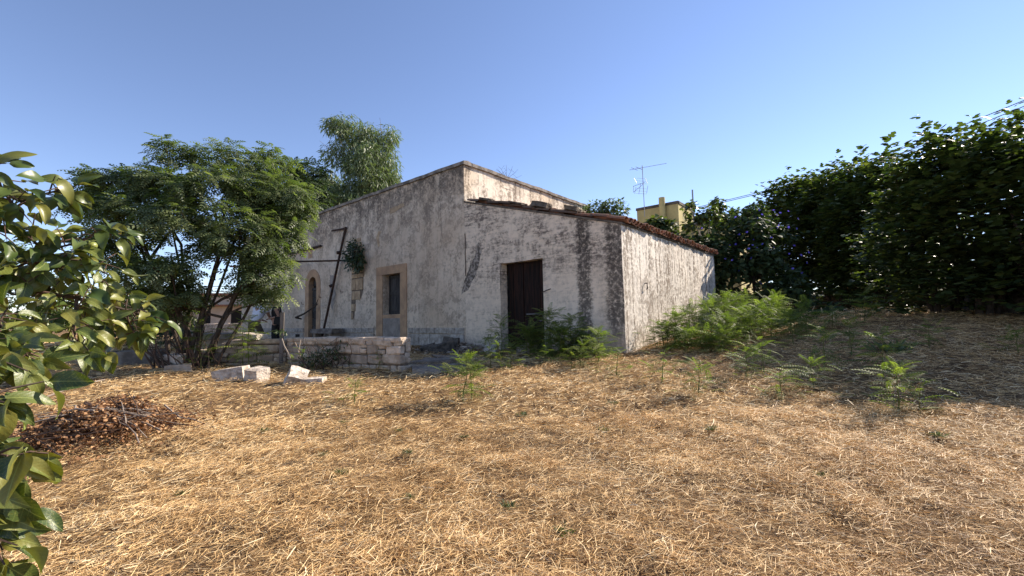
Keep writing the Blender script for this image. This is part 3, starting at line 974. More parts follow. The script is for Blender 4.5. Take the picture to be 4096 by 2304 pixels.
for (x, y, sx, sy, sz, rz, tilt, mat, lab) in (
    (-4.74, 7.45, .44, .34, .24, .25, (.06, -.12, 0), 'limestone', 'long tilted limestone block lying leftmost in the straw before the walls'),
    (-4.24, 7.28, .25, .26, .25, -.35, (.1, .14, 0), 'limestone', 'cube-like limestone block standing beside the long tilted block'),
    (-3.55, 7.05, .29, .28, .27, .5, (.5, .42, 0), 'limestone', 'pointed limestone block tipped up on its corner in the straw'),
    (-3.18, 7.02, .34, .22, .13, .12, (.02, -.03, 0), 'limestone', 'flat rectangular limestone block right of the tipped block'),
    (-6.60, 8.62, .44, .36, .34, .1, (0, .03, 0), 'limestone', 'big pale block at the broken left end of the wall, under the tree'),
    (-6.30, 8.34, .42, .3, .18, .3, (.05, -.05, 0), 'limestone_dark', 'low dirty block half sunk in straw under the wall end'),
    (-5.42, 9.08, .46, .36, .10, -.1, (.05, .1, 0), 'limestone', 'loose flat stone lying on top of the broken wall'),
):
    z = G(x, y) - .05
    if 'on top' in lab: z = 1.20
    b = link('stone_block', rough_block(sx, sy, sz, .1, .1, True), M[mat], None, (x, y, z))
    b.rotation_euler = (tilt[0], tilt[1], rz)
    tag(b, lab, 'stone block', 'loose blocks by the dry stone walls')

# flat grey slabs of an old path right of the wall end
for (x, y, sx, sy, rz, lab) in ((-1.35, 7.95, .9, .6, .3, 'wide grey paving slab sunk in litter beside the wall end'),
                                (-1.55, 8.75, .8, .7, -.2, 'grey paving slab behind the wide one, towards the house'),
                                (-1.2, 9.6, .9, .7, .5, 'farthest grey paving slab, near the plinth of the house')):
    b = link('paving_slab', rough_block(sx, sy, .1, .5, .3, True), M['paving'], None, (x, y, G(x, y) - .045))
    b.rotation_euler = (0, 0, rz)
    tag(b, lab, 'paving slab', 'grey slabs of an old path')

# rubble heap by the seam
for i, (s, n, sx, sy, sz, mat, lab) in enumerate((
    (4.9, .5, .38, .3, .08, 'terracotta', 'broken red roof tile leaning on the rubble by the house foot'),
    (4.55, .75, .5, .35, .3, 'rubble', 'dark rubble stone before the seam of house and lean-to'),
    (4.2, .55, .3, .24, .16, 'limestone', 'small white stone on the rubble left of the plank door'),
    (4.4, 1.15, .55, .42, .26, 'rubble', 'biggest dark lump of the rubble left of the plank door'),
    (5.15, .95, .36, .3, .18, 'rubble', 'brown lump at the left edge of the rubble heap'),
    (5.15, .25, .34, .1, .34, 'limestone', 'grey-white slab propped against the plinth'),
    (3.05, .75, .42, .3, .24, 'limestone', 'pale boulder at the threshold of the plank door'),
    (2.2, .55, .34, .28, .24, 'limestone_dark', 'grey stone between the weeds right of the plank door'))):
    p = HW(s, n, 0)
    b = link('rubble_stone', rough_block(sx, sy, sz, .22, .22, True), M[mat], None, (p.x, p.y, G(p.x, p.y) - .03))
    b.rotation_euler = (random.uniform(-.3, .3), random.uniform(-.3, .3), random.uniform(0, 3))
    tag(b, lab, 'stone', 'rubble by the house foot')

n = 420
ss_ = np.clip(RNG.normal(4.45, .55, n), 3.5, 6.2); nn_ = np.abs(RNG.normal(.55, .42, n)) + .08
hh_ = .2 * np.exp(-((ss_ - 4.5) / .6) ** 2 - ((nn_ - .45) / .5) ** 2) * RNG.random(n) ** .5
PX = np.array([HW(a, b, 0) for a, b in zip(ss_, nn_)])
PX[:, 2] = gz(PX[:, 0], PX[:, 1]) + hh_ + .01
OCT = ([(-.5, .1, 0), (.1, -.45, .05), (.5, .05, -.05), (-.1, .5, 0), (.05, .05, .35), (-.05, 0, -.3)], [(0, 1, 4), (1, 2, 4), (2, 3, 4), (3, 0, 4), (1, 0, 5), (2, 1, 5), (3, 2, 5), (0, 3, 5)])
cloud('rubble_litter', *OCT, PX, rdir(n, -.3, .3), rdir(n) * .5 + np.array([0, 0, 1.0]), RNG.uniform(.03, .13, n), M['limestone_dark'], kind='stuff')

# stone table and trough behind the left tree
tb = thing('stone_table', 'rough stone table, a thick slab on a block, behind the broken wall', 'table', (-7.35, 10.9, G(-7.35, 10.9)), .1)
sl = link('slab', rough_block(1.65, .8, .15, .12, .2, True), M['concrete'], tb); sl.location = (.1, 0, .5)
bl = link('block', rough_block(1.1, .6, .52, .05, .06, True), M['limestone_dark'], tb); bl.location = (.1, 0, -.02)
tr = thing('stone_trough', 'dark stone water trough on the ground left of the tree', 'trough', (-8.45, 9.75, G(-8.45, 9.75)), .12)
m_ = MB()
m_.box(-.55, .55, -.3, -.22, -.1, .3).box(-.55, .55, .22, .3, -.1, .3).box(-.55, -.47, -.218, .218, -.1, .298).box(.47, .55, -.218, .218, -.1, .298)
m_.v = [tuple(Vector(p) + mnoise.noise_vector(Vector(p) * 5) * .02) for p in m_.v]
m_.build('basin', M['concrete'], tr)
MB().box(-.47, .47, -.22, .22, -.1, .08).build('basin_floor', M['void'], tr)

# ================================================================ people under the tree
def skin_mesh(name, joints, bones, m, parent, sub=2, root=0, smooth=True):
    me = bpy.data.meshes.new(name)
    me.from_pydata([j[0] for j in joints], bones, [])
    ob = link(name, me, m, parent)
    sk = ob.modifiers.new('skin', 'SKIN'); sk.use_smooth_shade = True
    lay = me.skin_vertices[0]
    for i, j in enumerate(joints):
        r = j[1]
        lay.data[i].radius = r if isinstance(r, tuple) else (r, r)
        lay.data[i].use_root = (i == root)
    ss = ob.modifiers.new('subsurf', 'SUBSURF'); ss.levels = sub; ss.render_levels = sub
    return ob

def hand(j, b, wrist, d, up, k0):
    """five fingers rooted in the palm"""
    d, up = Vector(d).normalized(), Vector(up).normalized()
    side = d.cross(up).normalized()
    palm = Vector(wrist) + d * .06
    j.append((tuple(palm), (.036, .018))); p = len(j) - 1; b.append((k0, p))
    for i, (o_, ln) in enumerate(((-.03, .06), (-.01, .075), (.01, .08), (.03, .07))):
        a = palm + d * .035 + side * o_
        c = a + d * ln * .55 - up * .008
        e = c + d * ln * .4 - up * .025
        j += [(tuple(a), .010), (tuple(c), .009), (tuple(e), .007)]
        n_ = len(j); b += [(p, n_ - 3), (n_ - 3, n_ - 2), (n_ - 2, n_ - 1)]
    a = palm - side * .035 + d * .0
    c = a - side * .03 + d * .03 - up * .01
    j += [(tuple(a), .011), (tuple(c), .009)]
    n_ = len(j); b += [(p, n_ - 2), (n_ - 2, n_ - 1)]

def person(label, loc, rz, pose):
    t = thing('person', label, 'person', loc, rz)
    P = pose
    j = [(P['pelvis'], (.15, .11)), (P['waist'], (.135, .10)), (P['chest'], (.165, .115)), (P['neck'], .055), (P['head'], (.078, .095)), (P['crown'], (.07, .085))]
    b = [(0, 1), (1, 2), (2, 3), (3, 4), (4, 5)]
    for sd in 'LR':
        k = len(j)
        j += [(P['sh' + sd], .062), (P['el' + sd], .043), (P['wr' + sd], .029)]
        b += [(2, k), (k, k + 1), (k + 1, k + 2)]
        dv = Vector(P['wr' + sd]) - Vector(P['el' + sd])
        hand(j, b, P['wr' + sd], dv, (0, 0, 1), k + 2)
        k = len(j)
        j += [(P['hip' + sd], .09), (P['kn' + sd], .06), (P['an' + sd], .042), (P['toe' + sd], (.042, .03))]
        b += [(0, k), (k, k + 1), (k + 1, k + 2), (k + 2, k + 3)]
    body = skin_mesh('body', j, b, M['skin'], t)
    # nose and ears
    hd, cr = Vector(P['head']), Vector(P['crown'])
    fwd = Vector(P['face']).normalized()
    sdv = fwd.cross(Vector((0, 0, 1))).normalized()
    MB().tube([hd + fwd * .07 + Vector((0, 0, .035)), hd + fwd * .115 - Vector((0, 0, .0)), hd + fwd * .085 - Vector((0, 0, .015))], [.008, .016, .01], 6).build('nose', M['skin'], t)
    for sg in (-1, 1):
        MB().tube([hd + sdv * sg * .078 + Vector((0, 0, -.025)), hd + sdv * sg * .092 + Vector((0, 0, .01)), hd + sdv * sg * .082 + Vector((0, 0, .035))], [.008, .018, .01], 6).build('ear', M['skin'], t)
        MB().tube([hd + sdv * sg * .032 + fwd * .068 + Vector((0, 0, .032)), hd + sdv * sg * .034 + fwd * .085 + Vector((0, 0, .032))], .011, 6).build('eye', M['black_leather'], t)
    MB().tube([hd + fwd * .083 + sdv * -.022 + Vector((0, 0, -.045)), hd + fwd * .088 + Vector((0, 0, -.047)), hd + fwd * .083 + sdv * .022 + Vector((0, 0, -.045))], .007, 5).build('mouth', M['rust_paint'], t)
    skin_mesh('hair', [(tuple(hd - fwd * .035 + Vector((0, 0, .01))), (.075, .075)), (tuple((hd + cr) / 2 - fwd * .03 + Vector((0, 0, .03))), (.085, .088)), (tuple(cr - fwd * .012 + Vector((0, 0, .012))), (.072, .085))], [(0, 1), (1, 2)], M[P['hairmat']], t, 2)
    # shirt
    j = [(P['pelvis'], (.172, .132)), (P['waist'], (.166, .13)), (P['chest'], (.20, .148)), (tuple(Vector(P['chest']).lerp(Vector(P['neck']), .6)), (.115, .105))]
    b = [(0, 1), (1, 2), (2, 3)]
    for sd in 'LR':
        k = len(j)
        j += [(P['sh' + sd], .077), (tuple(Vector(P['sh' + sd]).lerp(Vector(P['el' + sd]), P['sleeve'])), .064)]
        b += [(2, k), (k, k + 1)]
    skin_mesh('shirt', j, b, M[P['top']], t)
    # trousers
    j = [(tuple(Vector(P['pelvis']).lerp(Vector(P['waist']), .3)), (.165, .125)), (P['pelvis'], (.172, .132))]
    b = [(0, 1)]
    for sd in 'LR':
        k = len(j)
        j += [(P['hip' + sd], .108), (P['kn' + sd], .078), (tuple(Vector(P['an' + sd]) + Vector((0, 0, .03))), .062)]
        b += [(1, k), (k, k + 1), (k + 1, k + 2)]
    skin_mesh('trousers', j, b, M[P['legs']], t, root=1)
    for sd in 'LR':
        a_, to = Vector(P['an' + sd]), Vector(P['toe' + sd])
        skin_mesh('shoe', [(tuple(a_ + Vector((0, 0, -.01))), (.05, .05)), (tuple(a_.lerp(to, .5) - Vector((0, 0, .012))), (.05, .042)), (tuple(to + (to - a_).normalized() * .03), (.045, .034))], [(0, 1), (1, 2)], M['black_leather'], t, 1)
    return t
# man seen from behind, stooping forward (local +y is his front)
person('person in a white t-shirt and olive trousers stooping with their back turned under the tree', (-7.98, 13.6, G(-7.98, 13.6) - .04), -.12, dict(
    pelvis=(0, -.10, .90), waist=(0, .02, 1.08), chest=(0, .16, 1.28), neck=(0, .30, 1.46), head=(.01, .38, 1.56), crown=(.01, .42, 1.66), face=(0, .9, -.4),
    shL=(-.20, .18, 1.36), elL=(-.24, .26, 1.08), wrL=(-.16, .5, 1.0), shR=(.20, .18, 1.36), elR=(.26, .24, 1.10), wrR=(.20, .48, 1.0),
    hipL=(-.10, -.10, .86), knL=(-.12, -.02, .47), anL=(-.13, -.12, .08), toeL=(-.14, .08, .04), hipR=(.10, -.08, .86), knR=(.15, .12, .50), anR=(.15, .02, .08), toeR=(.17, .22, .04),
    sleeve=.55, top='white_cloth', legs='olive_cloth', hairmat='hair'))
# woman, turned to him
wm = person('person in a black sleeveless top with a black shoulder bag beside the one in white', (-7.38, 13.65, G(-7.38, 13.65) - .04), 1.75, dict(
    pelvis=(0, 0, .90), waist=(0, .01, 1.07), chest=(0, .0, 1.27), neck=(0, .02, 1.45), head=(0, .08, 1.56), crown=(0, .10, 1.66), face=(0, .95, -.2),
    shL=(-.18, -.02, 1.36), elL=(-.22, -.14, 1.08), wrL=(-.12, .12, 1.04), shR=(.18, 0, 1.36), elR=(.23, -.08, 1.08), wrR=(.10, .15, 1.05),
    hipL=(-.10, 0, .86), knL=(-.11, .03, .47), anL=(-.12, -.03, .08), toeL=(-.13, .16, .04), hipR=(.10, 0, .86), knR=(.11, .02, .47), anR=(.12, -.05, .08), toeR=(.13, .14, .04),
    sleeve=.12, top='black_cloth', legs='black_cloth', hairmat='grey_hair'))
bag = MB()
bw = [(-.34, -.28, .83), (-.34, -.02, .85), (-.25, -.02, .85), (-.25, -.28, .83), (-.33, -.25, 1.08), (-.33, -.06, 1.09), (-.26, -.06, 1.09), (-.26, -.25, 1.08)]
bag.add(bw, [(0, 3, 2, 1), (4, 5, 6, 7), (0, 1, 5, 4), (1, 2, 6, 5), (2, 3, 7, 6), (3, 0, 4, 7)])
bag.tube([(-.30, -.24, 1.07), (-.27, -.14, 1.30), (-.19, -.03, 1.46), (-.26, .0, 1.28), (-.29, -.07, 1.07)], .012, 5)
bo = bag.build('shoulder_bag', M['black_leather'])
bo.location = wm.location; bo.rotation_euler = wm.rotation_euler
tag(bo, 'black leather shoulder bag hanging at the side of the person in black', 'bag')

# ================================================================ trees
def limb(mb, a, b, r0, r1, bend=.12, n=5):
    a, b = Vector(a), Vector(b)
    L = (b - a).length
    pts, rr = [], []
    o_ = Vector((random.uniform(-9, 9), random.uniform(-9, 9), 0))
    for i in range(n + 1):
        t = i / n
        p = a.lerp(b, t) + mnoise.noise_vector(o_ + Vector((t * 2, 0, 0))) * bend * L * math.sin(math.pi * t)
        pts.append(p); rr.append(r0 + (r1 - r0) * t)
    mb.tube(pts, rr, 6)
    return pts

MELIA = [(-7.68, 9.6, 5.29, .37, .33), (-7.25, 10.0, 5.39, .46, .36), (-6.32, 9.8, 5.15, .67, .49), (-5.68, 10.3, 5.27, .52, .42), (-5.74, 9.6, 4.57, .7, .53),
         (-8.63, 9.3, 4.53, .68, .42), (-9.2, 9.4, 4.62, .36, .2), (-8.61, 8.9, 3.99, .49, .37), (-7.63, 9.3, 4.42, .85, .51), (-6.29, 9.0, 4.14, .9, .57), (-5.28, 9.6, 4.1, .79, .66),
         (-7.77, 8.8, 3.62, .72, .48), (-6.63, 8.6, 3.47, .86, .47), (-5.5, 8.7, 3.3, .71, .48), (-5.04, 10.0, 4.39, .46, .5), (-5.07, 9.4, 3.43, .51, .47), (-8.17, 9.0, 3.0, .49, .33),
         (-6.99, 8.4, 2.5, .69, .31), (-6.45, 8.2, 2.53, .55, .26), (-6.9, 8.6, 2.1, .5, .25), (-5.21, 8.8, 2.4, .52, .34), (-4.93, 9.0, 2.6, .41, .41), (-5.24, 9.1, 2.78, .41, .25),
         (-6.9, 8.9, 1.75, .4, .2), (-6.59, 8.5, 2.03, .62, .23), (-6.01, 9.0, 2.95, .74, .33), (-8.87, 9.2, 3.38, .34, .25), (-8.05, 9.4, 1.93, .43, .34), (-7.7, 9.5, 1.7, .3, .2), (-5.35, 9.0, 2.1, .42, .2), (-5.05, 9.05, 2.08, .36, .18), (-5.1, 8.9, 3.0, .4, .25)]
tree = thing('pinnate_leaf_tree', 'broad many-stemmed tree with feathery leaves covering the left end of the house', 'tree', (-6.4, 8.7, G(-6.4, 8.7)))
tl = Vector(tree.location)
base = [(-6.55, 8.75), (-6.35, 8.6), (-6.2, 8.8), (-6.75, 8.65), (-6.5, 9.0), (-6.1, 8.55)]
tops = [((-6.9, 9.1, 2.6), (0, 8, 16, 11, 26)), ((-6.0, 9.0, 3.2), (2, 9, 12, 25)), ((-5.45, 9.1, 3.0), (3, 4, 10, 13, 14, 15)), ((-7.6, 9.1, 2.9), (5, 6, 7, 1)), ((-6.6, 8.6, 1.9), (17, 18, 24)), ((-5.6, 8.75, 2.1), (19, 20, 21, 22, 23, 29, 30, 31))]
mbt = None
for i, (mid, kids) in enumerate(tops):
    mb = MB()
    b0 = Vector((*base[i], G(*base[i]) - .08)) - tl
    mid_ = Vector(mid) - tl
    limb(mb, b0, mid_, .062 - .005 * i, .036, .10)
    b1 = b0 + Vector((random.uniform(-.3, .25), random.uniform(-.2, .2), 0))
    limb(mb, b1, mid_ + Vector((random.uniform(-.7, .5), random.uniform(-.3, .3), random.uniform(0, .6))), .036, .02, .12)
    for k in kids:
        c = Vector(MELIA[k][:3]) - tl
        limb(mb, mid_ if random.random() < .7 else b0.lerp(mid_, .7), c, .03, .012, .12)
        for _ in range(3):
            e = c + Vector((random.uniform(-1, 1) * MELIA[k][3], random.uniform(-1, 1) * MELIA[k][3], random.uniform(-.2, 1) * MELIA[k][4])) * .8
            limb(mb, c.lerp(mid_, .25), e, .014, .006, .1, 3)
    mb.build('trunk' if i == 0 else 'stem', M['bark'], tree, smooth=True)
# sprouts and old brushwood at the foot
mb = MB()
for i in range(46):
    x, y = -6.5 + random.gauss(0, .34), 8.55 + random.gauss(0, .22)
    z = G(x, y)
    a = Vector((x, y, z - .03)); b = a + Vector((random.gauss(-.12, .35), random.gauss(-.05, .25), random.uniform(.3, .95)))
    limb(mb, a - tl, b - tl, random.uniform(.008, .028), .004, .12, 3)
mb.build('stump_sprouts', M['twig'], tree)
nr, per = 1200, 7
P, D, idx = in_clumps(MELIA, nr, .6)
low = D[:, 2] < -.5
D[low, 2] *= -.6
cl = np.asarray(MELIA)
P = cl[idx, :3] + D * np.stack([cl[idx, 3], cl[idx, 3], cl[idx, 4] * 1.2], 1) * RNG.uniform(.6, 1.0, (nr, 1))
rt = RNG.normal(.45, .17, nr)
i = np.repeat(np.arange(nr), per)
n = nr * per
az = np.tile(np.arange(per) * 2.4, nr) + RNG.uniform(0, 6.28, nr)[i]
el = RNG.uniform(-1.05, .35, n)
X = np.stack([np.cos(az) * np.cos(el), np.sin(az) * np.cos(el), np.sin(el)], 1) + D[i] * .45
Z = rdir(n) * .5 + np.array([0, 0, .8]) + D[i] * .5
cloud('crown', *FR_TREE, P[i] - np.array(tl) + X * .03, X, Z, RNG.uniform(.17, .29, n), M['leaf_melia'], tree, np.clip(rt[i] + RNG.normal(0, .14, n), 0, 1), kind='stuff')

def leafy_tree(name, label, base, clumps, n, tmpl, size, m, barkm, shell=.3, droop=0.0, trunk_r=.2, group=None, mid=None, cat='tree', up=.0, flat=.5, tonemu=.5, sub=None):
    t = thing(name, label, cat, (base[0], base[1], G(base[0], base[1])), 0, group)
    tl = np.array(t.location)
    mb = MB()
    cl = np.asarray(clumps, float)
    cen = cl[:, :3].mean(0) if mid is None else np.array(mid)
    b0 = Vector((0, 0, -.1)); c0 = Vector(cen - tl)
    limb(mb, b0, c0, trunk_r, trunk_r * .6, .04)
    for c in cl:
        e = Vector(c[:3] - tl)
        limb(mb, c0 if random.random() < .6 else b0.lerp(c0, .75), e, trunk_r * .42, trunk_r * .1, .1, 4)
        for _ in range(2):
            limb(mb, e, e + Vector((random.uniform(-1, 1) * c[3], random.uniform(-1, 1) * c[3], random.uniform(-.3, .8) * c[4])), trunk_r * .12, trunk_r * .04, .1, 3)
    mb.build('trunk', M[barkm], t, smooth=True)
    P, D, idx = in_clumps(sub_clumps(clumps, *sub) if sub else clumps, n, shell)
    X = D * .6 + rdir(n) * .7; X[:, 2] = X[:, 2] * .6 - droop + up
    Z = rdir(n) * flat + np.array([0, 0, 1.0]) + D * .5
    cloud('crown', *tmpl, P - tl, X, Z, RNG.uniform(size[0], size[1], n), M[m], t, np.clip(RNG.normal(tonemu, .25, n), 0, 1), kind='stuff')
    return t

EUC = [(-10.69, 30.0, 14.95, 1.7, 1.23), (-11.52, 30.0, 12.95, 1.5, 1.5), (-9.28, 30.0, 13.19, 1.6, 1.7), (-10.67, 30.0, 11.21, 2.2, 1.5), (-11.78, 30.0, 10.1, 1.5, .96), (-8.58, 30.0, 11.74, 1.0, 1.1),
       (-9.78, 29.0, 12.54, 1.6, 1.9), (-12.1, 30.0, 15.41, .8, .85), (-9.0, 30.0, 14.62, 1.0, 1.2), (-13.05, 31.0, 11.29, .85, 1.5), (-10.6, 30, 9.2, 2.2, 1.0)]
leafy_tree('eucalyptus_tree', 'tall grey-green tree with hanging leaves rising behind the house roof', (-10.6, 30), EUC, 21000, LEAF_NARROW, (.30, .5), 'leaf_euc', 'bark_pale', .15, .75, .17, sub=(8, .55), flat=1.0, mid=(-10.5, 30, 10.0), tonemu=.5)
DARK = [(-12.4, 26.0, 10.4, 1.1, .9), (-12.1, 26.0, 9.2, 1.0, 1.2), (-12.95, 26.0, 8.5, 1.0, .95), (-13.6, 26, 9.8, .9, .8), (-14.3, 26.0, 8.6, 1.2, 1.0)]
leafy_tree('dark_tree', 'dark feathery tree behind the house, between the broad tree and the tall grey-green one', (-12.8, 26), DARK, 1500, FR_TREE, (.5, .8), 'leaf_dark', 'bark', .35, .15, .16, tonemu=.4)
ORCH = [(-18.5, 16.0, 4.24, .88, .73), (-17.02, 15.5, 3.42, .85, .71), (-17.12, 15.0, 2.68, .96, .68), (-17.07, 16.0, 2.45, .73, .73), (-17.48, 15.0, 1.87, .82, .62), (-18.5, 15.0, 2.99, 1.09, 1.0), (-16.2, 15.6, 2.1, .7, .6), (-15.6, 15.2, 2.9, .8, .6), (-14.6, 15.3, 2.5, .8, .6), (-15.2, 15.0, 1.8, 1.0, .6), (-14.0, 15.3, 1.7, .8, .5)]
leafy_tree('orchard_tree', 'light green bushy tree at the far left behind the persimmon branches', (-17.6, 15.6), ORCH, 8200, LEAF4, (.1, .17), 'leaf_orch', 'bark', .2, .3, .14, tonemu=.55, sub=(6, .45))
leafy_tree('orchard_bush', 'darker low bush on the far lawn between the orchard tree and the trough', (-15.0, 18.3),
           [(-15.6, 18, 1.7, .9, .6), (-14.6, 18.4, 1.6, .8, .5), (-13.9, 18.6, 1.3, .6, .4), (-16.4, 17.6, 1.9, .8, .6)], 2600, LEAF4, (.1, .18), 'leaf_dark', 'bark', .3, .3, .07, cat='bush')
leafy_tree('laurel_bush', 'dense dark bush beyond the stone trough, left of the broad tree', (-12.4, 14.6),
           [(-12.5, 14.5, 1.5, .7, .6), (-11.6, 14.8, 1.3, .6, .5), (-13.3, 14.4, 1.6, .6, .6), (-12.4, 14.6, 2.1, .5, .4)], 2600, LEAF4, (.09, .16), 'leaf_dark', 'bark', .3, .3, .06, cat='bush')
leafy_tree('far_tree', 'distant dark tree seen between the stems of the broad tree', (-33, 46),
           [(-33, 46, 4.2, 2.4, 1.3), (-30, 47, 3.8, 2.2, 1.2), (-36, 46, 4.0, 2.2, 1.3), (-39.5, 45, 4.4, 2.6, 1.5)], 2600, LEAF4, (.35, .6), 'leaf_dark', 'bark', .3, .3, .25)

wl = tag(cloud('far_wood', *LEAF4, *(lambda q: (q, rdir(len(q)), rdir(len(q)) + np.array([0, 0, 1.0])))(
    np.stack([RNG.uniform(-150, 60, 14000), RNG.uniform(75, 95, 14000), np.zeros(14000)], 1) * np.array([1, 1, 0])), RNG.uniform(.5, 1.0, 14000), M['leaf_dark']), kind='stuff')
co = np.empty(len(wl.data.vertices) * 3, np.float32); wl.data.vertices.foreach_get('co', co); co = co.reshape(-1, 3)
ci = co.reshape(-1, 4, 3)
hx = vnoise(ci[:, 0, 0] * .12, ci[:, 0, 1] * .12, 21) * 3.2 + vnoise(ci[:, 0, 0] * .5, ci[:, 0, 1] * .5, 22) * 1.6 + .5
ci[:, :, 2] += (hx * RNG.random(len(ci)) ** .6 + .8)[:, None]
wl.data.vertices.foreach_set('co', co.ravel())
# ---- fig hedge on the right: each tree made of upright leafy shoots
def shoots(nsh, cen, rx, ry, rz, up=.7, length=(.5, 1.0), zlo=-.3):
    d = rdir(nsh, zlo, 1)
    d[:, :2] *= np.maximum(1, .85 / np.maximum(.05, np.linalg.norm(d[:, :2], axis=1, keepdims=True))) ** np.where(d[:, 2:] < 0, 1, 0)
    o_ = RNG.uniform(0, 90)
    lump = .70 + .55 * vnoise(d[:, 0] * 2.2 + o_, d[:, 1] * 2.2 + d[:, 2] * 2.9 + o_, 31)
    P0 = np.array(cen) + d * np.array([rx, ry, rz]) * lump[:, None] * RNG.uniform(.6, 1.0, (nsh, 1))
    dirs = d * (1 - up) + np.array([0, 0, up]) + RNG.normal(0, .15, (nsh, 3))
    dirs /= np.linalg.norm(dirs, axis=1, keepdims=True)
    L = RNG.uniform(*length, nsh)
    return P0, dirs, L

def shoot_leaves(P0, dirs, L, per, size, spread=.16):
    n = len(P0) * per
    i = np.repeat(np.arange(len(P0)), per)
    t = np.tile(np.linspace(.0, 1, per), len(P0)) + RNG.uniform(-.05, .05, n)
    P = P0[i] + dirs[i] * (L[i] * t)[:, None]
    R = rdir(n, -.3, .5)
    R[:, 2] += .25 * t
    P = P + R * spread * RNG.uniform(.2, 1, (n, 1)) * (1.15 - .5 * t)[:, None]
    X = R + dirs[i] * .35 * t[:, None]
    X[:, 2] -= .25
    Z = np.array([0, 0, 1.0]) + rdir(n) * .45
    return P, X, Z, RNG.uniform(size[0], size[1], n)

FIGS = [(14.2, 21.5, 8.7, 1.8, 'fig tree farthest along the right hedge, next to the flowering vine'),
        (14.8, 19.6, 8.6, 2.1, 'second fig tree of the right hedge, counted from the flowering vine'),
        (14.5, 16.8, 7.9, 2.0, 'third fig tree of the right hedge, with a pointed top against the sky'),
        (10.9, 11.0, 6.0, 1.45, 'fourth fig tree of the right hedge, taller than the ones toward the house'),
        (11.0, 10.2, 5.75, 1.4, 'fig tree at the right edge, the cable passing above it'),
        (11.0, 9.0, 5.2, 1.3, 'dark fig tree at the very edge of the frame on the right'),
        (11.4, 8.0, 4.5, 1.2, 'last fig tree of the hedge, nearest the camera and mostly beyond the frame')]
for (x, y, top, r, lab) in FIGS:
    t = thing('fig_tree', lab, 'fig tree', (x, y, G(x, y)), 0, 'fig trees of the right hedge')
    tl = np.array(t.location)
    g0 = tl[2]
    mb = MB()
    for k in range(5):
        a = 2 * math.pi * k / 5 + random.random()
        e = (math.cos(a) * r * .6, math.sin(a) * r * .6, (top - g0) * random.uniform(.55, .85))
        limb(mb, (math.cos(a) * .15, math.sin(a) * .15, -.1), e, .075, .02, .12)
    mb.build('trunk', M['bark'], t, smooth=True)
    hh = (top - g0)
    A = shoots(int(260 * r * (1.7 if y > 15 else 1.1)), (0, 0, hh * .46), r * 1.08, r * 1.05, hh * .46, .55, (.35, .75), -1)
    B = shoots(20, (0, 0, hh * .76), r * .75, r * .75, hh * .12, .9, (.5, 1.15))
    P0 = np.concatenate([A[0], B[0]]); dd = np.concatenate([A[1], B[1]]); LL = np.concatenate([A[2], B[2]])
    P, X, Z, Sz = shoot_leaves(P0, dd, LL, 14, (.16, .26) if y > 15 else (.12, .21))
    cloud('crown', *LEAF_FIG, P, X, Z, Sz, M['leaf_fig'], t, np.clip(RNG.normal(.42, .25, len(P)), 0, 1), kind='stuff')

# flowering vine over a bush at the end of the lean-to
VINE = [(7.5, 15.5, 3.2, .6, .7), (7.45, 15.4, 2.2, .6, .6), (7.2, 15.8, 3.9, .5, .35), (7.6, 15.2, 1.5, .6, .4), (7.8, 16.05, 4.44, 0.79, 0.56), (8.68, 15.82, 4.61, 0.96, 0.62), (9.72, 16.05, 4.66, 0.85, 0.68), (8.31, 15.76, 3.87, 0.7, 0.56), (8.31, 15.25, 3.19, 0.85, 0.73), (9.29, 15.25, 3.31, 1.02, 0.9), (8.47, 14.92, 2.12, 0.85, 0.68), (9.41, 15.03, 2.06, 0.96, 0.73), (9.27, 16.27, 5.17, 0.68, 0.4), (8.47, 14.8, 1.5, 0.79, 0.4), (9.72, 14.69, 1.5, 0.9, 0.45)]
vt = leafy_tree('flowering_vine', 'dense dark creeper with violet-blue flowers at the far end of the lean-to', (8.9, 15.7), VINE, 6500, LEAF_HEART, (.12, .2), 'leaf_vine', 'bark', .5, .35, .08, cat='creeper', flat=.6, tonemu=.45, sub=(7, .5))
n = 120
cl = [c for c in VINE if c[2] > 2.6]
P, D, idx = in_clumps(cl, n, 1.0)
D2 = D.copy()
P = P + D * .06
keep = (D[:, 1] < .35)
P, D = P[keep] - np.array(vt.location), D[keep]
n = len(P)
fl_v = [(0, 0, -.3)] + [(math.cos(a) * (.5 if k % 2 else .42), math.sin(a) * (.5 if k % 2 else .42), .05) for k, a in enumerate(np.linspace(0, 2 * math.pi, 11)[:-1])]
fl_f = [(0, 1 + k, 1 + (k + 1) % 10) for k in range(10)]
Xf = np.cross(D, np.array([0, 0, 1.0]) + RNG.normal(0, .1, (n, 3)))
cloud('blossoms', fl_v, fl_f, P, Xf, D + np.array([.1, -.3, .2]), RNG.uniform(.07, .11, n), M['blossom'], vt, kind='stuff')

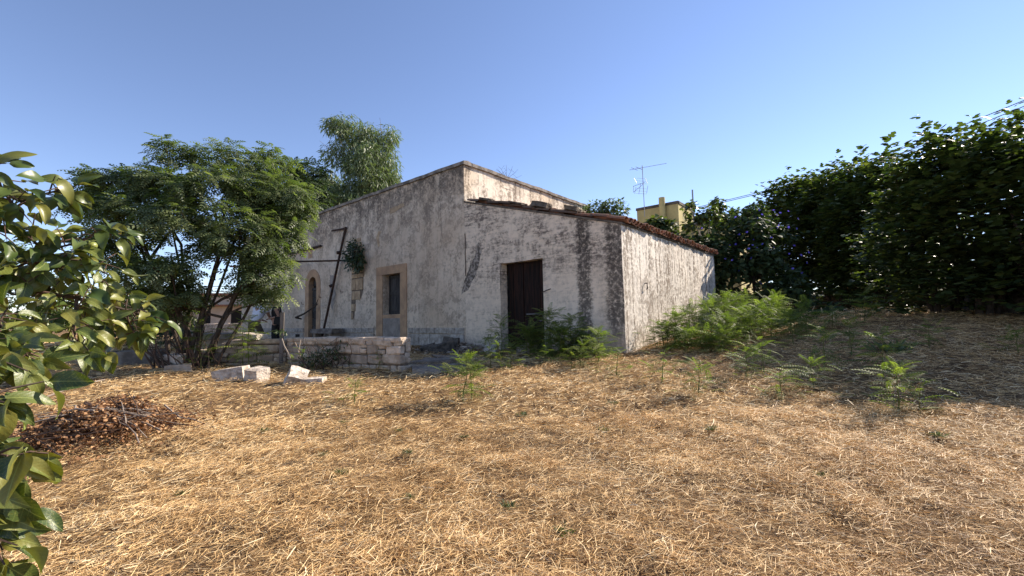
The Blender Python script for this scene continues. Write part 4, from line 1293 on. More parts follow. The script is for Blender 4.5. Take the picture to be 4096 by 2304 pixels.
leafy_tree('young_fig_tree', 'small thin-stemmed fig tree standing apart between yellow building and creeper', (6.9, 15.8),
           [(6.47, 15.5, 5.32, .28, .32), (7.2, 15.5, 5.1, .35, .35), (6.45, 15.5, 4.75, .26, .25), (6.8, 15.4, 5.0, .25, .2)], 300, LEAF_FIG, (.14, .22), 'leaf_fig', 'bark_pale', .2, .3, .05, group='fig trees behind the lean-to', mid=(6.85, 15.6, 4.3), cat='fig tree')
leafy_tree('fig_bush', 'pointed leafy fig beside the creeper, its tip against the sky', (8.7, 17.4),
           [(8.45, 17.4, 5.35, .55, .55), (8.4, 17.4, 5.95, .28, .34), (9.2, 17.4, 5.25, .55, .5), (10.0, 17.4, 5.5, .45, .35)], 900, LEAF_FIG, (.13, .21), 'leaf_fig', 'bark', .2, .3, .07, group='fig trees behind the lean-to', cat='fig tree')
leafy_tree('green_bush', 'round green bush before the yellow building, above the tile edge', (6.9, 20),
           [(6.45, 20.0, 5.42, .6, .4), (7.2, 20.0, 5.55, .5, .42), (6.76, 20.0, 5.8, .5, .28), (6.9, 20, 5.0, .8, .5)], 1500, LEAF_FIG, (.18, .28), 'leaf_fig', 'bark', .3, .3, .08, cat='bush')
leafy_tree('bay_bush', 'pale-leaved shrub showing over the lean-to roof, right of the parapet end', (3.6, 16.6),
           [(3.3, 16.3, 5.55, .45, .36), (3.8, 16.4, 5.6, .42, .36), (4.15, 16.2, 5.5, .3, .42), (2.95, 16.4, 5.45, .3, .25), (3.6, 16.5, 5.0, .7, .5)], 1900, LEAF4, (.12, .2), 'leaf_euc', 'bark', .3, .1, .06, cat='bush', tonemu=.35)
leafy_tree('low_creeper', 'leafy creeper hanging over the wall top at the far tile edge', (6.95, 15.1),
           [(6.6, 15.2, 4.0, .5, .3), (7.1, 14.9, 3.8, .4, .35), (6.1, 15.8, 4.2, .5, .3)], 800, LEAF_HEART, (.1, .17), 'leaf_vine', 'bark', .3, .3, .05, cat='creeper')

# plant rooted in the bare masonry of the front wall
cp = thing('caper_bush', 'dark green bush growing out of the house front above bare masonry', 'bush', tuple(HW(10.3, 0, 4.3)))
cl_ = np.array(cp.location)
mb = MB()
CAP = [(HW(10.45, .12, 4.35), .2, .18), (HW(10.5, .2, 3.95), .28, .28), (HW(10.05, .22, 4.0), .32, .34), (HW(9.8, .25, 3.65), .22, .25), (HW(10.25, .25, 3.6), .32, .28), (HW(9.95, .25, 3.38), .18, .16), (HW(10.6, .15, 3.7), .16, .22)]
CAPc = [(p.x, p.y, p.z, a, b) for p, a, b in CAP]
for c in CAPc:
    limb(mb, (0, 0, 0), Vector(c[:3]) - Vector(cp.location), .018, .006, .15, 4)
mb.build('stem', M['twig'], cp)
n = 620
P, D, idx = in_clumps(CAPc, n, .3)
hn = np.array(HW(0, 1, 0) - HW(0, 0, 0))
dn_ = (P - np.array(HW(0, .02, 0))) @ hn
P = P + hn * np.maximum(0, .03 - dn_)[:, None]
X = D * .6 + rdir(n) * .5 + hn * .4; X[:, 2] -= .5
cloud('foliage', *LEAF_HEART, P - cl_, X, rdir(n) * .5 + hn + np.array([0, 0, .6]), RNG.uniform(.07, .12, n), M['leaf_caper'], cp, np.clip(RNG.normal(.4, .25, n), 0, 1), kind='stuff')

# dry plant on the parapet
pp = thing('dry_weed', 'leafless dry weed standing on the sunlit parapet edge', 'weed', tuple(HW(SEAM + .1, -2.0, ZT + .1)))
mb = MB()
for i in range(9):
    e = Vector((random.gauss(0, .2), random.gauss(0, .24), random.uniform(.15, .34)))
    p_ = limb(mb, (0, 0, -.02), e, .005, .003, .15, 3)
    mb.tube([p_[2], Vector(p_[2]) + Vector((random.gauss(0, .1), random.gauss(0, .1), .12))], .003, 4)
mb.build('stalks', M['twig'], pp)

# ================================================================ seedlings with feathery leaves
FROND = []
for k in range(5):
    v_, f_ = pinnate(9 + k % 3, .026 + .003 * (k % 2), .27, .18 + .09 * k, .14)
    me = bpy.data.meshes.new('frond')
    me.from_pydata(v_, [], f_)
    me.materials.append(M['leaf_frond'])
    FROND.append(me)

FR_W = pinnate(7, .04, .28, .3, .14)
def seedling(x, y, h, nfr, L, label, bushy=0, lean=(0, 0), group='feathery seedlings in the stubble', stems=1, name='seedling'):
    L *= .88
    t = thing(name, label, 'seedling', (x, y, G(x, y)), 0, group)
    if bushy:
        n_ = bushy
        P_ = np.stack([RNG.normal(0, .17, n_), RNG.normal(0, .15, n_), h * RNG.uniform(.12, .98, n_)], 1)
        P_[:, :2] *= (1.25 - .75 * P_[:, 2:] / h)
        X_ = np.concatenate([P_[:, :2] * 4 + RNG.normal(0, .5, (n_, 2)), RNG.uniform(-.1, .7, (n_, 1))], 1)
        cloud('foliage', *FR_W, P_, X_, rdir(n_) * .3 + np.array([0, 0, 1.0]), L * RNG.uniform(.55, 1.0, n_), M['leaf_weed'], t, kind='stuff')
    for s_ in range(stems):
        bx, by = (0, 0) if s_ == 0 else (random.uniform(-.18, .18), random.uniform(-.15, .15))
        hh = h * (1 if s_ == 0 else random.uniform(.55, .85))
        tip = Vector((bx + lean[0] + random.uniform(-.06, .06), by + lean[1] + random.uniform(-.06, .06), hh))
        mb = MB()
        pts = limb(mb, (bx, by, -.03), tip, .007 + .006 * hh, .003, .07, 4)
        mb.build('stem', M['green_stem'], t, smooth=True)
        nf = int(nfr * 1.9) if s_ == 0 else max(4, nfr * 2 // 3)
        a0 = random.random() * 6.28
        for i in range(nf):
            u = .22 + .78 * (i / max(1, nf - 1)) ** .8
            k = min(len(pts) - 2, int(u * (len(pts) - 1)))
            p = Vector(pts[k]).lerp(Vector(pts[k + 1]), u * (len(pts) - 1) - k)
            a = a0 + i * 2.4 + random.uniform(-.3, .3)
            el = math.radians(random.uniform(-12, 32) + 34 * max(0, u - .45) / .55)
            d = Vector((math.cos(a) * math.cos(el), math.sin(a) * math.cos(el), math.sin(el)))
            zz = (Vector((0, 0, 1)) - d * d.z).normalized()
            yy = zz.cross(d)
            l = L * random.uniform(.75, 1.15) * (.75 + .5 * math.sin(math.pi * min(1, u)))
            ob = link('leaf', random.choice(FROND), None, t)
            ob.matrix_local = Matrix.Translation(p) @ Matrix((d, yy, zz)).transposed().to_4x4() @ Matrix.Rotation(random.uniform(-.35, .35), 4, 'X') @ Matrix.Diagonal((l, l, l, 1))
    return t

SEED = [(-.67, 5.76, .56, 13, .26, 2, 'biggest single sunlit seedling in the open stubble before the plank door'),
        (-2.08, 5.75, .30, 7, .17, 1, 'small sunlit seedling alone in the stubble left of the biggest one'),
        (-.40, 7.75, .52, 9, .24, 2, 'leafy seedling at the shade edge left of the pale boulder'),
        (-.05, 7.9, .42, 8, .22, 1, 'seedling just right of the one at the shade edge'),
        (-.75, 7.5, .36, 8, .20, 1, 'low seedling left of the one at the shade edge'),
        (-.25, 9.75, .85, 12, .38, 1, 'dark shaded seedling against the left jamb of the plank door'),
        (1.15, 7.65, .45, 10, .22, 2, 'bright seedling in front of the weeds at the shed corner'),
        (1.55, 8.1, .62, 11, .27, 2, 'tall bright seedling beside the weeds at the shed corner'),
        (.55, 8.15, .34, 7, .2, 1, 'small seedling below the dark weeds by the plank door'),
        (2.31, 5.55, .42, 9, .22, 1, 'thin seedling at the left tip of the hedge shadow'),
        (2.1, 6.3, .45, 8, .22, 1, 'seedling in sun just behind the thin one at the shadow tip'),
        (3.27, 5.46, .30, 7, .20, 1, 'small seedling on the front edge of the hedge shadow'),
        (3.87, 5.72, .36, 8, .26, 1, 'seedling with spread pale leaves lit at the front of the shadow'),
        (4.95, 5.95, .62, 11, .30, 1, 'tall half-lit seedling standing alone in the hedge shadow'),
        (4.19, 4.85, .46, 10, .24, 2, 'nearest seedling on the right, at the edge of the shadow'),
        (3.3, 6.3, .52, 9, .25, 1, 'dark seedling in the shadow, left of the pair'),
        (3.75, 6.6, .5, 9, .25, 1, 'thin dark seedling in the shadow with bare lower stem'),
        (4.75, 6.75, .6, 10, .26, 1, 'dark bushy seedling in the middle of the hedge shadow'),
        (5.6, 7.3, .55, 10, .26, 1, 'shaded seedling behind the tall half-lit one'),
        (7.1, 7.5, .4, 8, .24, 1, 'shaded seedling toward the right edge'),
        (7.9, 6.9, .36, 8, .22, 1, 'shaded seedling nearest the right edge of the frame'),
        (6.3, 9.4, .7, 10, .4, 1, 'shaded seedling with long fronds before the dark hedge foot'),
        (8.2, 10.2, .7, 10, .42, 1, 'rearmost shaded seedling beneath the fig trees'),
        (7.2, 9.9, .5, 9, .36, 1, 'low shaded seedling under the middle of the hedge'),
        (5.3, 8.3, .6, 9, .3, 1, 'dusky seedling at the right flank of the bright thicket'),
        (1.6, 6.9, .38, 7, .2, 1, 'slim seedling in the sun between shed corner and shadow tip'),
        (-5.22, 8.68, 1.0, 14, .32, 2, 'tall bushy seedling growing before the broken wall by the people'),
        (-3.95, 8.3, .35, 7, .2, 1, 'small seedling at the foot of the squared wall'),
        (-2.45, 7.95, .3, 6, .18, 1, 'tiny dark seedling at the middle of the squared wall'),
        (-6.0, 8.45, .9, 9, .3, 1, 'yellow-green seedling at the broken end of the wall')]
for (x, y, h, nf, L, ns, lab) in SEED:
    seedling(x, y, h, nf, L, lab, 34 if ns == 2 else 16, stems=ns)

# weeds by the plank door (in shade)
for k, (x, y, h, lab) in enumerate(((.75, 9.25, .95, 'tallest shaded weed beside the right jamb of the plank door'), (1.2, 9.0, .8, 'shaded weed nearer the corner, right of the plank door'), (.35, 9.35, .62, 'shaded weed spreading before the plank door'),
                                     (.95, 8.7, .62, 'front weed of the shaded group by the plank door'), (1.5, 8.8, .5, 'rightmost weed of the shaded group by the plank door'))):
    seedling(x, y, h * 1.08, 8, .30, lab, 170, group='weeds beside the plank door', stems=3 if k < 4 else 2)

# thicket against the lean-to side wall
THK = ['short sapling touching the sunlit wall at the near end of the thicket', 'sapling against the sunlit wall, just behind the short near one', 'sapling against the wall below the iron hook, mid height',
       'tall sapling in the left middle of the thicket', 'tallest sapling in the middle of the thicket by the wall', 'tall sapling against the far half of the sunlit wall', 'tall sapling near the far end of the sunlit wall',
       'front sapling of the thicket, in full sun, left of centre', 'front sapling of the thicket, in full sun, at its centre', 'sapling on the right front of the thicket, next to the hedge shadow', 'sapling at the right edge of the thicket, fronds over the shadow',
       'rearmost right sapling of the thicket, fronds against the dark hedge', 'low sapling at the near left foot of the thicket', 'sapling at the back of the thicket, close to the far wall end', 'sapling behind the thicket, beyond the far wall end',
       'sapling standing off the thicket toward the creeper', 'smallest sapling, alone before the near end of the thicket', 'small sapling before the right front of the thicket']
thk = [(3.15, 9.15, .75), (3.55, 9.35, .95), (3.95, 9.75, 1.15), (4.35, 9.6, 1.25), (4.8, 10.1, 1.35), (5.3, 10.5, 1.35), (5.75, 10.9, 1.3), (4.3, 8.9, .85), (4.9, 9.2, .95), (5.5, 9.7, 1.0), (6.2, 10.5, 1.1), (6.8, 11.2, 1.15),
       (3.5, 8.65, .6), (5.2, 11.3, 1.3), (6.1, 12.0, 1.3), (7.1, 12.0, 1.0), (4.0, 8.4, .5), (5.9, 9.3, .7)]
for i, (x, y, h) in enumerate(thk):
    seedling(x, y, h * .74, 6, .33, THK[i], 120, group='saplings of the thicket by the lean-to', stems=3 if i not in (12, 16, 17) else 2, name='sapling')

# bramble in front of the squared wall
br = thing('bramble', 'tangled dark bramble with pale stalks before the squared low wall', 'bramble', (-3.55, 8.25, G(-3.55, 8.25)))
mb = MB()
for i in range(26):
    a = (random.gauss(0, .25), random.gauss(0, .1), -.02)
    e = (a[0] + random.gauss(0, .35), a[1] + random.gauss(-.05, .15), random.uniform(.2, .6))
    limb(mb, a, e, .008, .004, .25, 4)
mb.build('stalks', M['twig'], br)
mb = MB()
for (x, y, e) in ((-.6, .05, (-.85, .1, .58)), (-.5, .0, (-.50, .1, .55)), (-.3, 0, (-.6, .1, .5))):
    limb(mb, (x, y, 0), e, .014, .010, .08, 4)
mb.build('cut_stem', M['bark_pale'], br)
n = 520
P, D, idx = in_clumps([(0, 0, .22, .3, .2), (.25, .05, .32, .22, .18), (-.25, 0, .18, .2, .14), (-.85, .1, .68, .11, .09), (.5, .08, .12, .12, .1)], n, .2)
cloud('foliage', *LEAF4, P, rdir(n), rdir(n) * .6 + np.array([0, 0, 1]), RNG.uniform(.04, .09, n), M['leaf_caper'], br, kind='stuff')

# grass tufts
TUFT = [(-.05, 3.05), (-1.35, 3.5), (-.75, 3.15), (-1.75, 4.05), (-.95, 3.95), (-1.9, 4.9), (-.5, 4.4), (.9, 4.5), (2.3, 3.4), (3.9, 4.1), (4.4, 3.35), (.28, 2.75), (1.2, 5.4), (-2.6, 4.6), (-2.45, 3.3), (6.4, 7.4), (2.9, 6.1), (-.3, 6.4), (1.9, 4.3), (.1, 5.1), (-1.2, 4.6)]
tuft_src = []
for k in range(4):
    n = 70
    P = np.concatenate([RNG.normal(0, .035, (n, 2)), np.zeros((n, 1)) - .01], 1)
    X = rdir(n, .25, .9)
    ob = cloud('grass_tuft', *LEAF_NARROW, P, X, rdir(n), RNG.uniform(.05, .12, n), M['leaf_tuft'])
    tuft_src.append(ob)
TL = ['grass tuft left of bottom centre, in the near stubble', 'grass tuft between brush pile and bottom edge, left of the others', 'biggest-looking grass tuft in the near stubble, left of centre', 'grass tuft just right of the brush pile front',
      'grass tuft in the middle stubble, left of centre', 'grass tuft beside the right end of the brush pile', 'grass tuft straight below the arched-door side of the wall, mid stubble', 'grass tuft right of centre, mid stubble below the plank door',
      'grass tuft in the near stubble at right of centre', 'grass tuft at mid right, beyond the near right one', 'grass tuft nearest the lower right corner', 'grass tuft nearest the bottom edge, at the centre',
      'grass tuft below the shed corner, beyond mid stubble', 'grass tuft between the brush pile and the small lone seedling', 'grass tuft close to the persimmon leaves at lower left', 'large dark tuft of rushes in the hedge shadow at right',
      'grass tuft at the left tip of the hedge shadow', 'grass tuft close behind the biggest open-stubble seedling', 'grass tuft right of centre, between the near and far ones', 'grass tuft directly below the plank door in the open stubble', 'grass tuft below the squared wall, left of centre']
for i, (x, y) in enumerate(TUFT):
    ob = tuft_src[i] if i < 4 else tuft_src[i % 4].copy()
    if i >= 4: COL.objects.link(ob)
    sc = random.uniform(.4, .75) if (x, y) != (6.4, 7.4) else 3.0
    ob.scale = (sc, sc, sc * .9)
    ob.location = (x, y, G(x, y) + float(gn(np.float64(x), np.float64(y))) + .02)
    ob.rotation_euler = (0, 0, random.random() * 6)
    tag(ob, TL[i], 'grass tuft', 'green tufts in the stubble')

# ================================================================ brush pile
bp = thing('brush_pile', 'heap of cut branches with dry brown leaves in the straw at left', 'brush pile', (-4.32, 4.62, G(-4.32, 4.62)))
bl = np.array(bp.location)
def pile_h(x, y):
    return .23 * np.maximum(0, 1 - (x / .92) ** 2 - (y / .68) ** 2) ** .8 * (.45 + 1.0 * vnoise(x * 4 + 5, y * 4 + 9, 4))
n = 15000
r = np.abs(RNG.normal(0, .46, n)); a = RNG.uniform(0, 2 * np.pi, n)
x, y = r * np.cos(a) * 1.0, r * np.sin(a) * .74
z = gz(x + bl[0], y + bl[1]) - bl[2] + pile_h(x, y) * RNG.random(n) ** .5 + .01 + RNG.random(n) ** 3 * .11
cl4 = ([(0, 0, 0), (.3, .2, .16), (.7, .22, .2), (1, 0, .02), (.7, -.2, .18), (.3, -.22, .1)], [(0, 1, 5), (1, 2, 4), (1, 4, 5), (2, 3, 4)])
cloud('dry_leaves', *cl4, np.stack([x, y, z], 1), rdir(n, -.6, .6), rdir(n) + np.array([0, 0, .35]), RNG.uniform(.022, .055, n), M['leaf_dry'], bp, np.clip(RNG.normal(.45, .33, n), 0, 1), kind='stuff')
for i in range(70):
    a = random.uniform(-.8, .8) + (math.pi if random.random() < .4 else 0)
    cx, cy = random.gauss(.05, .3), random.gauss(0, .22)
    l = random.uniform(.35, .95)
    p0 = Vector((cx - math.cos(a) * l / 2, cy - math.sin(a) * l / 2, 0)); p1 = Vector((cx + math.cos(a) * l / 2, cy + math.sin(a) * l / 2, 0))
    for p_ in (p0, p1):
        p_.z = float(gz(p_.x + bl[0], p_.y + bl[1])) - bl[2] + float(pile_h(np.float64(p_.x), np.float64(p_.y))) + random.uniform(.02, .13)
    mb = MB()
    limb(mb, p0, p1, random.uniform(.003, .010), .004, .1, 4)
    mb.build('branch', M['twig' if i % 3 else 'bark_pale'], bp)

# ================================================================ persimmon branches in the left foreground
pt = thing('persimmon_tree', 'persimmon tree with big glossy leaves and green fruit reaching in from the left edge', 'persimmon tree', (-3.1, 1.4, G(-3.1, 1.4)))
tl = Vector(pt.location)
mb = MB()
limb(mb, (0, 0, -.1), Vector((-3.0, 1.6, 1.5)) - tl, .10, .075, .05)
limb(mb, Vector((-3.0, 1.6, 1.5)) - tl, Vector((-3.05, 1.8, 2.6)) - tl, .07, .03, .05)
mb.build('trunk', M['bark'], pt, smooth=True)
BR = [([(-3.0, 1.6, 1.6), (-2.64, 2.0, 1.85), (-2.48, 2.1, 1.76), (-2.34, 2.15, 1.68), (-2.25, 2.25, 1.65), (-2.13, 2.4, 1.59), (-2.06, 2.48, 1.55)], .022, 1.0),
      ([(-3.0, 1.65, 1.9), (-2.47, 1.9, 1.97), (-2.32, 1.95, 2.04), (-2.31, 2.0, 2.06), (-2.29, 2.05, 2.13), (-2.27, 2.1, 2.16), (-2.18, 2.15, 2.21)], .013, 1.0),
      ([(-2.31, 2.0, 2.06), (-2.31, 1.95, 2.13), (-2.30, 1.9, 2.19), (-2.30, 1.9, 2.23)], .007, .9),
      ([(-3.0, 1.65, 1.75), (-2.56, 2.0, 1.92), (-2.46, 2.1, 2.0), (-2.43, 2.15, 1.97), (-2.42, 2.2, 1.93), (-2.35, 2.25, 1.92), (-2.31, 2.3, 1.95), (-2.25, 2.35, 2.01), (-2.2, 2.4, 2.01)], .013, 1.0),
      ([(-2.42, 2.2, 1.93), (-2.3, 2.2, 1.85), (-2.25, 2.3, 1.85), (-2.19, 2.35, 1.78)], .008, 1.0),
      ([(-2.48, 2.1, 1.76), (-2.40, 2.15, 1.83), (-2.30, 2.2, 1.80), (-2.16, 2.3, 1.74)], .008, 1.0),
      ([(-2.25, 2.25, 1.65), (-2.11, 2.1, 1.54), (-2.05, 2.05, 1.45), (-2.0, 2.05, 1.39)], .008, .9),
      ([(-2.13, 2.4, 1.59), (-2.10, 2.4, 1.50), (-2.07, 2.4, 1.45)], .006, .9),
      ([(-3.0, 1.5, 1.45), (-1.75, 1.3, 1.44), (-1.58, 1.3, 1.42), (-1.52, 1.33, 1.42)], .012, .9),
      ([(-2.9, 1.4, 1.3), (-1.52, 1.15, 1.35), (-1.38, 1.15, 1.32), (-1.31, 1.15, 1.31), (-1.30, 1.2, 1.31)], .010, .85),
      ([(-2.9, 1.4, 1.2), (-1.42, 1.1, 1.24), (-1.30, 1.1, 1.21), (-1.22, 1.1, 1.20), (-1.19, 1.15, 1.17)], .009, .85),
      ([(-2.9, 1.4, 1.1), (-1.41, 1.1, 1.14), (-1.31, 1.1, 1.11), (-1.25, 1.1, 1.09), (-1.22, 1.12, 1.06)], .009, .85),
      ([(-2.9, 1.4, 1.0), (-1.41, 1.1, 1.03), (-1.29, 1.1, 1.00), (-1.22, 1.1, 1.0), (-1.19, 1.12, .99)], .009, .85),
      ([(-2.9, 1.4, 1.42), (-1.95, 1.55, 1.46), (-1.80, 1.55, 1.43), (-1.72, 1.56, 1.40)], .009, .95),
      ([(-2.9, 1.5, 1.5), (-2.15, 1.7, 1.58), (-2.03, 1.7, 1.54), (-1.97, 1.7, 1.50)], .009, .95)]

def pers_leaf(curl, fold, wave, w_=.27):
    m = MB()
    nx, ny = 7, 4
    across = []
    for i in range(nx + 1):
        u = i / nx
        wd = w_ * (math.sin(math.pi * u ** .82) ** .75) * (1 - .15 * u) if 0 < u < 1 else .0
        for j in range(-ny // 2, ny // 2 + 1):
            v = j / (ny / 2)
            x = u + .0 * v
            yv = wd * v
            z = fold * abs(yv) - curl * u * u + wave * math.sin(u * 7 + v * 2) * abs(v)
            m.v.append((x, yv, z)); across.append(abs(v) * wd / w_)
    k = ny + 1
    for i in range(nx):
        for j in range(ny):
            a = i * k + j
            m.f.append((a, a + k, a + k + 1, a + 1))
    m.tube([(-.14, 0, .02), (0, 0, 0)], .008, 4, False)
    across += [0.0] * (len(m.v) - len(across))
    me = bpy.data.meshes.new('leaf')
    me.from_pydata(m.v, [], m.f)
    me.polygons.foreach_set('use_smooth', [True] * len(me.polygons))
    at = me.attributes.new('across', 'FLOAT', 'POINT')
    at.data.foreach_set('value', across)
    me.materials.append(M['leaf_pers'])
    me.update()
    return me
PL = [pers_leaf(.25, .25, .05), pers_leaf(.45, .45, .07), pers_leaf(.1, .35, .08, .32), pers_leaf(.6, .2, .05, .28), pers_leaf(.3, .7, .06, .30)]
nleaf = 0
over = MB()
over_t = []
def put_leaf(p, d, L):
    global nleaf
    d = d.normalized()
    z = Vector((random.gauss(.3, .4), random.gauss(-.6, .4), random.gauss(.65, .35)))
    z = (z - d * z.dot(d))
    if z.length < .05: z = d.orthogonal()
    z.normalize()
    y = z.cross(d)
    mw = Matrix.Translation(p - tl + d * .14 * L) @ Matrix((d, y, z)).transposed().to_4x4() @ Matrix.Diagonal((L, L, L, 1))
    if nleaf >= 298 or p.x < -1.22 * p.y - .02:          # the ones hidden off the edge are joined
        if p.x > -1.22 * p.y - .02 or random.random() < .6:
            me_ = random.choice(PL)
            over.add([mw @ v.co for v in me_.vertices], [tuple(q.vertices) for q in me_.polygons])
            over_t.extend([random.random()] * len(me_.vertices))
        return
    ob = link('leaf', random.choice(PL), None, pt)
    ob.matrix_local = mw
    nleaf += 1
for bi, (pts, r0, sc) in sorted(enumerate(BR), key=lambda q: -q[0]):
    if 8 <= bi < 13: pts = [(x - .10 * (i > 0), y, z) for i, (x, y, z) in enumerate(pts)]
    mb = MB()
    if (Vector(pts[0]) - Vector(pts[1])).length > .5:
        a_, b_ = Vector(pts[0]), Vector(pts[1])
        mid_ = [a_.lerp(b_, t) + mnoise.noise_vector(Vector((bi * 3.1, t * 2.2, 0))) * .22 * math.sin(math.pi * t) + Vector((0, 0, -.10 * math.sin(math.pi * t))) for t in (.2, .4, .6, .8)]
        for q_ in mid_ + [a_.lerp(b_, .9)]:
            for _ in range(7):
                e_ = Vector((random.gauss(0, .8), random.gauss(0, .7), random.gauss(-.1, .6)))
                put_leaf(q_ + e_.normalized() * random.uniform(.03, .2), e_ + Vector((0, 0, -.3)), random.uniform(.08, .125))
        pts = [pts[0]] + mid_ + list(pts[1:])
    n = len(pts)
    skip = 5 if n > 8 and (Vector(pts[0]) - Vector(pts[5])).length > .4 else 0
    mb.tube([Vector(p) - tl for p in pts], [r0 * (1 - .75 * i / (n - 1)) for i in range(n)], 7)
    # side twigs with leaves
    tw = MB()
    acc = 0
    seg = [(Vector(pts[i]), Vector(pts[i + 1])) for i in range(n - 1)]
    for si, (a, b) in enumerate(seg):
        if si < skip: continue
        d = (b - a)
        k = max(1, int(d.length / (.015 if bi < 8 else .009)))
        for i in range(k):
            p = a.lerp(b, (i + random.random() * .6) / k)
            e = Vector((random.gauss(.15, .8), random.gauss(-.1, .7), random.gauss(-.15, .65))).normalized()
            q = p + e * random.uniform(.03, .15)
            tw.tube([p - tl, p.lerp(q, .5) + Vector((0, 0, .008)) - tl, q - tl], [.0035, .003, .002], 4)
            for _ in range(2 if random.random() < (.45 if bi < 8 else .7) else 1):
                dl = e * .6 + Vector((random.gauss(.1, .5), random.gauss(-.1, .5), random.gauss(-.45, .4)))
                put_leaf(q, dl, random.uniform(.078, .122) * (sc if bi < 8 else .95))
    mb.build('branch', M['twig'], pt, smooth=True)
    if tw.v: tag(tw.build('twigs', M['twig'], pt), kind='stuff')
    tip = Vector(pts[-1]); td = Vector(pts[-1]) - Vector(pts[-2])
    for _ in range(3):
        put_leaf(tip, td.normalized() + Vector((random.gauss(0, .6), random.gauss(0, .6), random.gauss(-.4, .4))), random.uniform(.09, .13) * sc)
if over.v:
    ob = tag(over.build('foliage', M['leaf_pers_mass'], pt, smooth=True), kind='stuff')
    ob.data.attributes.new('tone', 'FLOAT', 'POINT').data.foreach_set('value', over_t)
mb = MB()
mb.tube([Vector(p) - tl for p in ((-1.75, 1.3, 1.20), (-1.53, 1.3, 1.245), (-1.53, 1.4, 1.265), (-1.585, 1.6, 1.29), (-1.67, 1.8, 1.285))], [.006, .005, .004, .003, .002], 5)
mb.build('dead_twig', M['bark_pale'], pt)
fm = bpy.data.meshes.new('fruit')
bm = bmesh.new()
bmesh.ops.create_uvsphere(bm, u_segments=14, v_segments=10, radius=.027)
for v in bm.verts: v.co.z *= .86
bm.to_mesh(fm); bm.free()
fm.polygons.foreach_set('use_smooth', [True] * len(fm.polygons))
fm.materials.append(M['fruit'])
cm = MB()
for k in range(4):
    a = k * math.pi / 2
    cm.add([(0, 0, .026), (math.cos(a - .5) * .018, math.sin(a - .5) * .018, .027), (math.cos(a) * .03, math.sin(a) * .03, .021), (math.cos(a + .5) * .018, math.sin(a + .5) * .018, .027)], [(0, 1, 2, 3)])
cmesh = bpy.data.meshes.new('calyx'); cmesh.from_pydata(cm.v, [], cm.f); cmesh.materials.append(M['calyx'])
for p in ((-1.99, 2.42, 1.47), (-2.22, 2.28, 1.93), (-2.02, 2.04, 1.40)):
    f_ = link('fruit', fm, None, pt); f_.location = Vector(p) - tl; f_.rotation_euler = (random.uniform(-.5, .5), random.uniform(-.5, .5), random.random())
    c_ = link('calyx', cmesh, None, f_)

# ================================================================ right boundary, far buildings, cables
def wall_line(pts, z0, z1, th):
    mb = MB()
    P_ = [Vector((x, y, 0)) for x, y in pts]
    for i, p in enumerate(P_):
        d = (P_[min(i + 1, len(P_) - 1)] - P_[max(i - 1, 0)]).normalized()
        nrm = Vector((d.y, -d.x, 0)) * th / 2
        mb.v += [tuple(p - nrm + Vector((0, 0, z0))), tuple(p + nrm + Vector((0, 0, z0))), tuple(p + nrm + Vector((0, 0, z1))), tuple(p - nrm + Vector((0, 0, z1)))]
    for i in range(len(P_) - 1):
        for j in range(4):
            k = (j + 1) % 4
            mb.f.append((i * 4 + j, i * 4 + 4 + j, i * 4 + 4 + k, i * 4 + k))
    mb.f += [(0, 1, 2, 3), tuple(len(P_) * 4 - 4 + j for j in (3, 2, 1, 0))]
    return mb
tag(wall_line([(12.0, 3), (12.2, 7), (11.8, 10.5), (13.4, 13.2), (16.8, 16.5), (17.2, 20), (15.5, 24.5), (9.5, 26)], .2, 2.6, .4).build('boundary_wall', M['rubble']), 'dark boundary wall behind the fig hedge, raised to block light at its foot', 'wall')  # wall built higher and dark to block light glimpsed under the hedge
tag(wall_line([(17, 10), (20, 16), (20, 26)], .2, 3.6, .4).build('pinkish_wall', M['pink_wall']), 'pinkish plaster wall glimpsed through the foot of the fig hedge', 'wall')

yb = thing('yellow_building', 'yellow building with a stair tower and round flue behind the lean-to', 'building', (10, 30, G(10, 30)), -.7)
def ybox(name, x0, x1, y0, y1, z0, z1, m='yellow_wall'):
    g0 = G(10, 30)
    return MB().box(x0, x1, y0, y1, z0 - g0, z1 - g0).build(name, M[m], yb)
# local x runs right and toward the viewer
ybox('main_block', -2.2, 5.2, .3, 8, .6, 7.35)
ybox('roof_edge', -2.25, 5.25, .25, 8, 7.355, 7.55, 'yellow_cap')
ybox('stair_tower', -.75, 2.05, -1.1, 2.2, .6, 8.72)
ybox('tower_edge', -.8, 2.1, -1.15, 2.2, 8.725, 8.9, 'yellow_cap')
MB().tube([(1.1, -1.32, 5.0), (1.1, -1.32, 7.75)], .2, 14).build('flue', M['yellow_wall'], yb)
MB().box(.05, 1.0, -1.13, -1.103, 5.6, 6.15).build('panel', M['concrete'], yb)
MB().tube([(2.6, .2, 6.0), (2.6, .2, 8.3)], .05, 6).build('mast', M['metal'], yb)
an = thing('tv_antenna', 'tall thin television antenna standing at the left corner of the yellow tower', 'antenna', (8.83, 28.3, 8.3))
MB().tube([(0, 0, -.3), (-.03, 0, 3.15)], .024, 6).build('mast', M['metal'], an)
mb = MB().tube([(-.95, -.25, 2.78), (1.75, .45, 3.42)], .015, 5)
for t in (.12, .24):
    c = Vector((-.95, -.25, 2.78)).lerp(Vector((1.75, .45, 3.42)), t)
    mb.tube([c + Vector((-.16, .1, .14)), c + Vector((.2, -.1, -.12))], .015, 4)
mb.build('boom', M['metal'], an)
mb = MB()
for k in range(7):
    zz_ = 1.25 + k * .17
    if k == 3: continue
    mb.tube([(-.55 + .02 * k, -.1, zz_), (.25, .2, zz_ + .03)], .008, 4)
mb.build('reflector_rods', M['metal'], an)
mb = MB()
